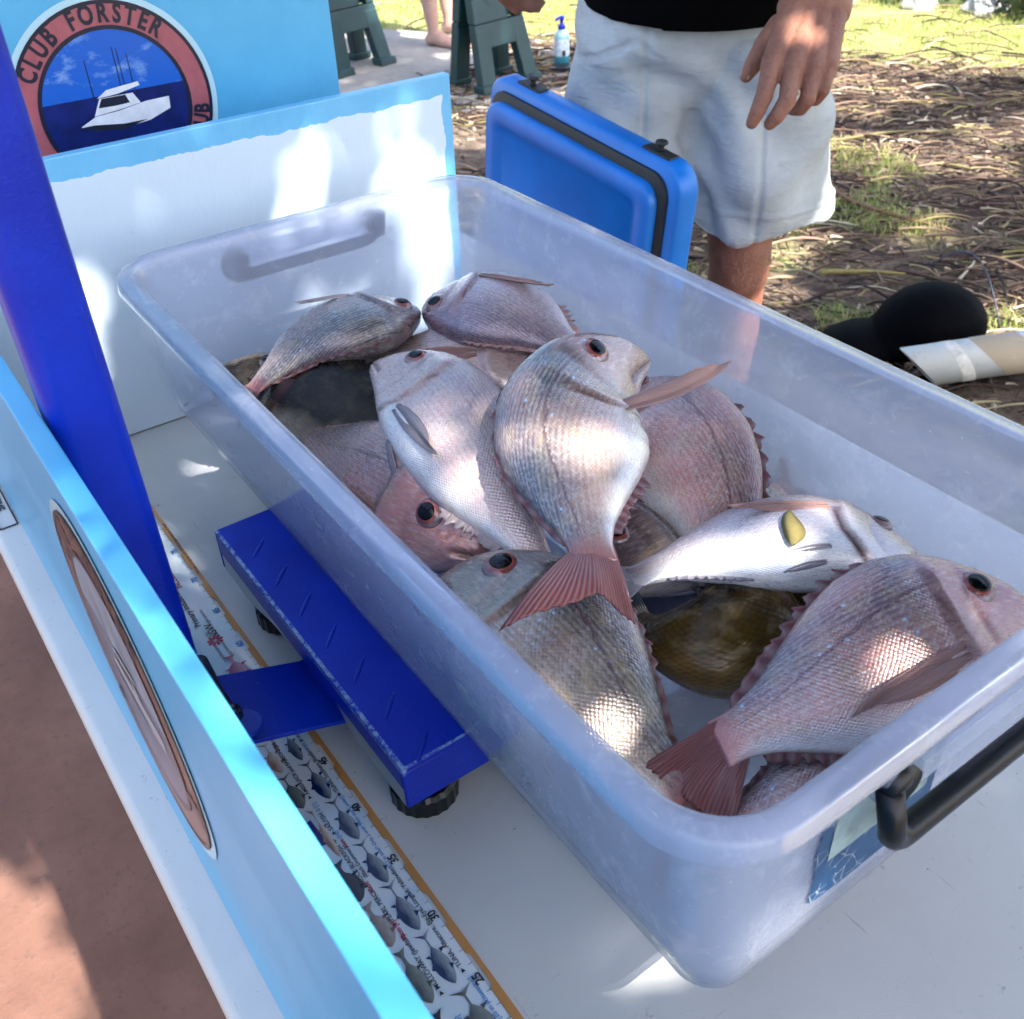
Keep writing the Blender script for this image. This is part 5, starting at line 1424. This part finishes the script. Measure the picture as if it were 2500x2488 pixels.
# finger nails
def nail(dip, tip, r, out):
    d = (tip - dip).normalized(); n = (Vector(out) - d * Vector(out).dot(d)).normalized(); s_ = d.cross(n)
    mb = MB(); c = tip - d * .002 + n * (r * .84); rings = []
    for u in (-1, -.4, .3, 1):
        rings.append([c + d * (u * .0055) + s_ * (v * r * .72) - n * (abs(v) ** 2 * r * .22 + (.0012 if u > .6 else 0)) for v in (-1, -.5, 0, .5, 1)])
    mb.loft([list(r_) + [p - n * .001 for p in reversed(r_)] for r_ in rings], True, True)
    mb.build('nail', NAIL, man, smooth=True)
NAIL = plain('finger_nail', (.52, .34, .28), .3)
cdir = Vector((-.45, -.66, .6))
for i, r in ((1, .0105), (2, .0108)): nail(HD['dip%d' % i], HD['tip%d' % i], r - .003, (-.75, -.35, .3))
nail(HD['tip_t0'], HD['tip_t'], .0098, (-.6, -.3, .7))
# shorts
def shorts_extra(bm):
    for leg, sg in ((LL, 1), (RL, -1)):
        n = 40; rings = []
        for (z, rx_, ry_, ox, oy) in ((.605, .140, .126, .014 * sg, .008), (.63, .139, .125, .014 * sg, .008), (.72, .132, .122, .012 * sg, .015), (.82, .122, .12, .004 * sg, .025), (.92, .112, .12, -.012 * sg, .035)):
            rings.append([bm.verts.new((leg.x + Rv.x * (rx_ * math.cos(a) + ox) + Fv.x * (ry_ * math.sin(a) + oy), leg.y + Rv.y * (rx_ * math.cos(a) + ox) + Fv.y * (ry_ * math.sin(a) + oy), z + (.014 * math.cos(a) * sg if z < .7 else 0))) for a in (2 * math.pi * k / n for k in range(n))])
        for i in range(len(rings) - 1):
            for k in range(n): bm.faces.new((rings[i][k], rings[i][(k + 1) % n], rings[i + 1][(k + 1) % n], rings[i + 1][k]))
        bm.faces.new(tuple(reversed(rings[0]))); bm.faces.new(tuple(rings[-1]))
def folds(co, nr):
    x = (co - np.array(cen)); a = x @ np.array(Rv); b = x @ np.array(Fv); z = co[:, 2]
    low = np.clip((.93 - z) / .2, 0, 1)
    front = np.clip(-b / .05, 0, 1)
    mid = np.clip((.235 - np.abs(a)) / .06, 0, 1) * (.25 + .75 * front)
    d = .009 * np.sin(38 * (z + .45 * np.abs(a - .02)) + 6 * np.sin(9 * a)) * np.clip((z - .66) / .08, 0, 1) * low * mid
    d += .010 * np.sin(26 * a + 10 * z + 2 * np.sin(16 * z)) * np.clip((.86 - z) / .15, 0, 1) * mid
    d += .004 * np.sin(70 * (a * .6 + z) + 4 * np.sin(20 * b)) * mid
    d -= .020 * np.exp(-((a + .0) / .03) ** 2) * np.clip((.86 - z) / .1, 0, 1) * front
    d += .0035 * np.exp(-((z - .648) / .004) ** 2)
    d -= .0045 * np.exp(-((a - .10) / .005) ** 2) * front + .004 * np.exp(-((a + .10) / .005) ** 2) * front
    d += .012 * np.abs(np.sin(13 * (z * 1.2 - a * .7) + 1.3 * np.sin(11 * a))) ** 6 * front
    d -= .006 * np.exp(-((z - .93 + .5 * np.abs(np.abs(a) - .12)) / .006) ** 2) * np.clip((np.abs(a) - .07) / .03, 0, 1) * front
    return co + nr * d[:, None]
blob('shorts', [(V3(cen - Rv * .085, .93), .128, V3(cen + Rv * .085, .93), .128), (V3(cen - Rv * .085, .88), .115, V3(cen + Rv * .085, .88), .115), (V3(cen - Rv * .07, 1.0), .13, V3(cen + Rv * .07, 1.0), .13)], .0042, mat_shorts(), man, smooth=3, warp=folds, extra=shorts_extra)
# shirt
def shirt_extra(bm):
    n = 44; rings = []
    for (z, rx_, ry_) in ((.948, .200, .168), (1.0, .203, .170), (1.08, .205, .168), (1.25, .215, .15), (1.38, .20, .12)):
        rings.append([bm.verts.new((cen.x + Rv.x * rx_ * math.cos(a) + Fv.x * (ry_ * math.sin(a) - .012), cen.y + Rv.y * rx_ * math.cos(a) + Fv.y * (ry_ * math.sin(a) - .012), z + (.018 * abs(math.cos(a)) ** 2 if z < .96 else 0))) for a in (2 * math.pi * k / n for k in range(n))])
    for i in range(len(rings) - 1):
        for k in range(n): bm.faces.new((rings[i][k], rings[i][(k + 1) % n], rings[i + 1][(k + 1) % n], rings[i + 1][k]))
    bm.faces.new(tuple(reversed(rings[0]))); bm.faces.new(tuple(rings[-1]))
blob('shirt', [(V3(cen - Rv * .15, 1.39), .085, V3(cen + Rv * .15, 1.39), .085), (V3(cen + Rv * .19, 1.40), .072, V3(cen + Rv * .24 - Fv * .05, 1.28), .072), (V3(cen - Rv * .19, 1.40), .072, V3(cen - Rv * .25, 1.25), .07)], .008, plain('black_cotton', (.0012, .0012, .0015), .95, bump=.3, bscale=60, spec=.05), man, smooth=3, extra=shirt_extra)

# ---------------------------------------------------------------- the barefoot person on the slab
kid = thing('person', (2.99, 5.02, .006), 'barefoot person standing on the slab behind the trestle, only bare legs showing', 'person')
def foot_caps(heel, toe, zb):
    h = Vector((*heel, zb)); t = Vector((*toe, zb)); d = (t - h).normalized(); s_ = Vector((-d.y, d.x, 0)); L = (t - h).length; c = []
    up = Vector((0, 0, 1))
    c += [(h + d * .03 + up * .03, .031, h + d * .10 + up * .045, .034), (h + d * .09 + up * .038, .036, h + d * L * .70 + s_ * .01 + up * .020, .022), (h + d * .09 + up * .028, .030, h + d * L * .70 - s_ * .02 + up * .018, .020), (h + d * L * .66 + s_ * .028 + up * .018, .018, h + d * L * .70 - s_ * .034 + up * .016, .016)]
    for k, (o_, f, r) in enumerate(((.034, .97, .0125), (.014, .985, .0095), (-.003, .96, .009), (-.019, .92, .0085), (-.034, .87, .008))):
        c += [(h + d * L * .68 + s_ * o_ * .85 + up * .016, r + .003, h + d * L * f + s_ * o_ + up * .012, r)]
    return c, h + d * .055
k1, a1 = foot_caps((2.925, 5.175), (3.035, 4.905), .006)
k2, a2 = foot_caps((3.145, 5.36), (3.255, 5.09), .006)
caps = k1 + k2
for a, lean in ((a1, (-.01, .02)), (a2, (-.02, .02))):
    a = Vector(a)
    caps += [((a.x, a.y, .045), .034, (a.x, a.y, .10), .033), ((a.x, a.y, .10), .033, (a.x + lean[0] * .5, a.y + lean[1] * .5 + .012, .27), .050), ((a.x + lean[0] * .5, a.y + .02, .27), .050, (a.x + lean[0], a.y + lean[1], .44), .048), ((a.x + lean[0], a.y + lean[1], .44), .05, (3.03 + (a.x - 3.07) * .7, a.y + .04, .80), .078)]
caps += [((3.04, 5.2, .92), .13, (3.04, 5.22, 1.2), .14), ((3.04, 5.22, 1.3), .12, (3.04, 5.22, 1.38), .055), ((3.04, 5.2, 1.5), .09, (1, 1, 1.2))]
blob('body', caps, .0075, SKIN2, kid, smooth=3)
blob('shorts', [((2.97, 5.17, .56), .082, (3.0, 5.2, .85), .12), ((3.13, 5.33, .56), .082, (3.09, 5.25, .85), .12), ((3.04, 5.22, .93), .145, (3.04, 5.22, .99), .14)], .012, plain('navy_shorts', (.02, .03, .08), .85), kid)

# ---------------------------------------------------------------- black bag and cardboard tube
bag = thing('cap', (2.17, 1.36, 0), 'black fabric cap lying on the litter behind the white tube', 'cap')
blob('crown', [((2.16, 1.35, .035), .145, (1.15, .95, .80)), ((2.15, 1.36, .02), .15, (1.2, .95, .4))], .008, M_BAG, bag, smooth=4)
m = MB(); pts = [(2.20 + .165 * math.cos(a), 1.375 - .02 + .14 * math.sin(a), .03 + .185 * max(0, math.sin(b))) for a, b in ((-1.9 + i * .16, i / 20 * math.pi) for i in range(21))]
m.tube([(2.315 - .03 * i / 12 + .02 * math.sin(i / 12 * 3.14), 1.24 + .22 * i / 12, .03 + .165 * math.sin(i / 12 * 2.4)) for i in range(13)], .0025, 6); m.build('seam_piping', plain('slate_piping', (.05, .06, .09), .5), bag, smooth=True)
peak = thing('black_cloth', (1.93, 1.40, 0), 'crumpled black cloth between tub rim and black cap', 'cloth')
blob('cloth', [((1.99, 1.43, .0), .11, (1.4, 1.0, .55)), ((2.09, 1.33, .0), .09, (1.2, 1.1, .5)), ((1.90, 1.40, .0), .08, (1.2, 1.1, .4)), ((2.20, 1.17, .0), .07, (1.3, 1.0, .4)), ((2.06, 1.20, .0), .07, (1.4, 1.0, .4))], .008, M_BAG, peak, smooth=3)
tube = thing('cardboard_tube', (2.2, 1.1, 0), 'white tube with tan paper bands lying right of the tub', 'tube')
A_ = Vector((1.895, 1.195, .075)); B_ = Vector((2.94, .75, .075)); dv = (B_ - A_).normalized()
def tring(t, r, skew=0.0, n=36):
    u = Vector((0, 0, 1)); s_ = dv.cross(u).normalized(); u = s_.cross(dv)
    return [A_ + dv * (t + skew * math.cos(2 * math.pi * k / n)) + u * math.cos(2 * math.pi * k / n) * r + s_ * math.sin(2 * math.pi * k / n) * r for k in range(n)]
q = NT('scuffed_white_tube'); o_ = q.geo()
c = q.mix(q.ramp(q.noise(o_, 26, 6, .75), [(.55, 0), (.72, .6)]), (.62, .63, .60), (.33, .33, .31))
TUBEW = q.p(Base_Color=c, Roughness=.45)
q = NT('tan_paper_band'); o_ = q.geo()
c = q.mix(q.ramp(q.noise(o_, 30, 6, .75), [(.58, 0), (.74, .6)]), (.33, .27, .19), (.5, .45, .36))
TAN = q.p(Base_Color=c, Roughness=.7)
TR = .052
m = MB(); m.loft([tring(0, TR - .004, -.05), tring(0, TR, -.05), tring(1.1, TR), tring(1.1, TR - .004), ], False, False); m.build('tube_wall', TUBEW, tube, smooth=True)
for t0, t1 in ((.185, .315), (.47, .60)):
    m = MB(); m.loft([tring(t0, TR + .0006, -.055), tring(t0 + .004, TR + .0016, -.055), tring(t1 - .004, TR + .0016, -.055), tring(t1, TR + .0006, -.055)], False, False); m.build('tan_band', TAN, tube, smooth=True)
m = MB(); m.loft([tring(.085, TR + .0004, -.03), tring(.088, TR + .001, -.03), tring(.117, TR + .001, -.03), tring(.12, TR + .0004, -.03)], False, False); m.build('stained_tape', plain('stained_tape', (.47, .46, .42), .5, var=.3, vscale=50), tube, smooth=True)

# ---------------------------------------------------------------- the pine overhead whose boughs dapple the light
SX, SY = SUN_DIR.x / SUN_DIR.z, SUN_DIR.y / SUN_DIR.z
def spot(x, y, z, rx, ry): return (x + SX * (.9 - z), y + SY * (.9 - z), rx, ry)
SOFT = [spot(-.096, .25, 1.04, .03, .24), spot(.165, .47, .93, .045, .08), spot(.205, .40, .93, .045, .045), spot(.275, .31, .90, .08, .045), spot(.10, .27, .9, .04, .05), spot(.3, .43, .9, .03, .05)]
LIT = [spot(.245, .185, .90, .012, .010), spot(.315, .172, .9, .012, .010),
       spot(.06, .205, .74, .07, .016), spot(.025, .97, .86, .018, .05), spot(.120, .97, .97, .002, .05), spot(.250, .97, .93, .008, .05), spot(.29, .97, .95, .008, .05),
       spot(.375, .97, .96, .010, .05), spot(.405, .97, .93, .010, .08), spot(.435, .97, .84, .025, .08), spot(-.42, .98, 0, .16, .30), spot(1.0, .95, .985, .025, .03),
       spot(.42, .55, .97, .008, .25), spot(.30, .855, .97, .08, .008), spot(.045, .5, .975, .006, .25), spot(.1, .80, .83, .03, .03)]
tree = thing('pine_tree', (.9, -4.6, 0), 'tall pine standing behind the camera, its boughs shading the table', 'tree')
m = MB(); m.tube([(.9, -4.6, -.05), (.9, -4.6, 1.2), (.92, -4.55, 3.5), (.9, -4.6, 7.5)], [.26, .21, .17, .06], 16)
BARK = plain('pine_bark', (.09, .06, .045), .95, bump=.9, bscale=18, var=.3, vscale=6)
m.build('trunk', BARK, tree, smooth=True)
m = MB()
for i in range(16):
    tx = -1.2 + 3.6 * i / 15 + rnd.uniform(-.2, .2); ty = rnd.uniform(-2.2, -.6); tz = rnd.uniform(3.0, 3.7)
    m.tube([(.9, -4.6, 3.0 + rnd.uniform(0, .9)), ((.9 + tx) / 2, (-4.6 + ty) / 2 - .2, 3.6), (tx, ty, tz)], [.045, .028, .008], 7)
m.build('bough', BARK, tree, smooth=True)
NL = 95000
z_ = npr.uniform(2.9, 3.8, NL); qx = npr.uniform(-.9, 2.3, NL); qy = npr.uniform(-.75, 2.0, NL)
keep = np.ones(NL, bool)
for (lx_, ly_, rx_, ry_) in LIT: keep &= ((qx - lx_) / (rx_ + .008)) ** 2 + ((qy - ly_) / (ry_ + .012)) ** 2 >= 1
for (lx_, ly_, rx_, ry_) in SOFT: keep &= (((qx - lx_) / rx_) ** 2 + ((qy - ly_) / ry_) ** 2 >= 1) | (npr.uniform(0, 1, NL) > .86)
keep &= np.array([not ((a > 1.25 and nz((a, b), 2.4, 9) > .12)) for a, b in zip(qx, qy)])
z_, qx, qy = z_[keep], qx[keep], qy[keep]; n_ = len(z_)
C_ = np.stack([qx + SX * (z_ - .9), qy + SY * (z_ - .9), z_], 1)
a_ = npr.normal(size=(n_, 3)); a_[:, 2] *= .35; a_ = unit(a_); b_ = np.cross(a_, npr.normal(size=(n_, 3))); b_[:, 2] *= .4; b_ = unit(b_)
L_ = npr.uniform(.020, .038, n_)[:, None]
V = np.stack([C_ - a_ * L_, C_ + b_ * L_ * .55, C_ + a_ * L_, C_ - b_ * L_ * .55], 1).reshape(-1, 3).tolist()
F = (np.arange(n_)[:, None] * 4 + np.arange(4)).tolist(); A = np.repeat(npr.uniform(0, 1, n_), 4)
mb = MB(); mb.v = V; mb.f = F; mb.mi = [0] * len(F)
mb.build('crown', mat_strand('pine_foliage', [(0, (.035, .06, .02)), (1, (.08, .12, .04))], .6), tree, recalc=False, attrs={'rv': ('FLOAT', A)})

# a second, higher pine to the right: broken shade over the litter and the slab
tree2 = thing('pine_tree', (5.6, -6.2, 0), 'second pine off to the right, its crown breaking the light over the litter', 'tree')
m = MB(); m.tube([(5.6, -6.2, -.05), (5.6, -6.2, 1.5), (5.6, -6.15, 5), (5.6, -6.2, 10)], [.32, .26, .2, .06], 16); m.build('trunk', BARK, tree2, smooth=True)
m = MB()
for i in range(18):
    tx = rnd.uniform(1.5, 5.5); ty = rnd.uniform(-3.5, 1.0); m.tube([(5.6, -6.2, rnd.uniform(4, 6)), ((5.6 + tx) / 2, (-6.2 + ty) / 2, 5.8), (tx, ty, rnd.uniform(5, 6))], [.06, .035, .01], 7)
m.build('bough', BARK, tree2, smooth=True)
N2 = 34000
z_ = npr.uniform(4.8, 6.2, N2); na = npr.uniform(2.0, 5.62, N2); nb = npr.uniform(-5.6, 3.2, N2)
gx = na * .86 + nb * .51; gy = na * .51 - nb * .86
keep = np.array([(nz((a, b), 1.7, 21) + .55 * nz((a, b), 4.6, 3)) < .02 for a, b in zip(gx, gy)]) & ~((gx < 2.6) & (gy < 2.0) & (gx + gy < 3.0))
keep &= ~((na > 5.35 + .2 * np.sin(nb * 2.2)))
z_, gx, gy = z_[keep], gx[keep], gy[keep]; n_ = len(z_)
C_ = np.stack([gx + SX * z_, gy + SY * z_, z_], 1)
a_ = npr.normal(size=(n_, 3)); a_[:, 2] *= .35; a_ = unit(a_); b_ = np.cross(a_, npr.normal(size=(n_, 3))); b_[:, 2] *= .4; b_ = unit(b_)
L_ = npr.uniform(.05, .085, n_)[:, None]
V = np.stack([C_ - a_ * L_, C_ + b_ * L_ * .55, C_ + a_ * L_, C_ - b_ * L_ * .55], 1).reshape(-1, 3).tolist()
F = (np.arange(n_)[:, None] * 4 + np.arange(4)).tolist()
mb = MB(); mb.v = V; mb.f = F; mb.mi = [0] * len(F)
mb.build('crown', bpy.data.materials['pine_foliage'], tree2, recalc=False, attrs={'rv': ('FLOAT', np.repeat(npr.uniform(0, 1, n_), 4))})

# ---------------------------------------------------------------- a small leaf on the silvery snapper
m = MB(T)
lp_, lnrm, ltg, lD = F3[0].surf(.50, -.22, 1)
ln_ = Vector(lnrm); LP = Vector(lp_) + ln_ * .0012; ld = Vector(lD) * .95 - Vector(ltg) * .25; ld = (ld - ln_ * ld.dot(ln_)).normalized(); ls = ld.cross(ln_)
rings = []
for i in range(13):
    u = i / 12; w = .0072 * math.sin(math.pi * u ** .9) ** .8 + .0003
    c = LP + ld * (u - .5) * .034 + ls * .0015 * math.sin(u * 5)
    rings.append([c - ls * w + ln_ * .0005, c + ln_ * .0002, c + ls * w + ln_ * .0006, c - ln_ * .0003])
m.loft(rings)
q = NT('dry_olive_leaf'); n_ = q.noise(q.obj(), 300, 4)
LEAFM = q.p(Base_Color=q.mix(n_, (.16, .13, .035), (.26, .21, .07)), Roughness=.5)
reg(m.build('fallen_leaf', LEAFM, base=(LP.x, LP.y, LP.z + T), smooth=True), 'small olive leaf stuck to the belly of the silvery snapper', 'leaf')
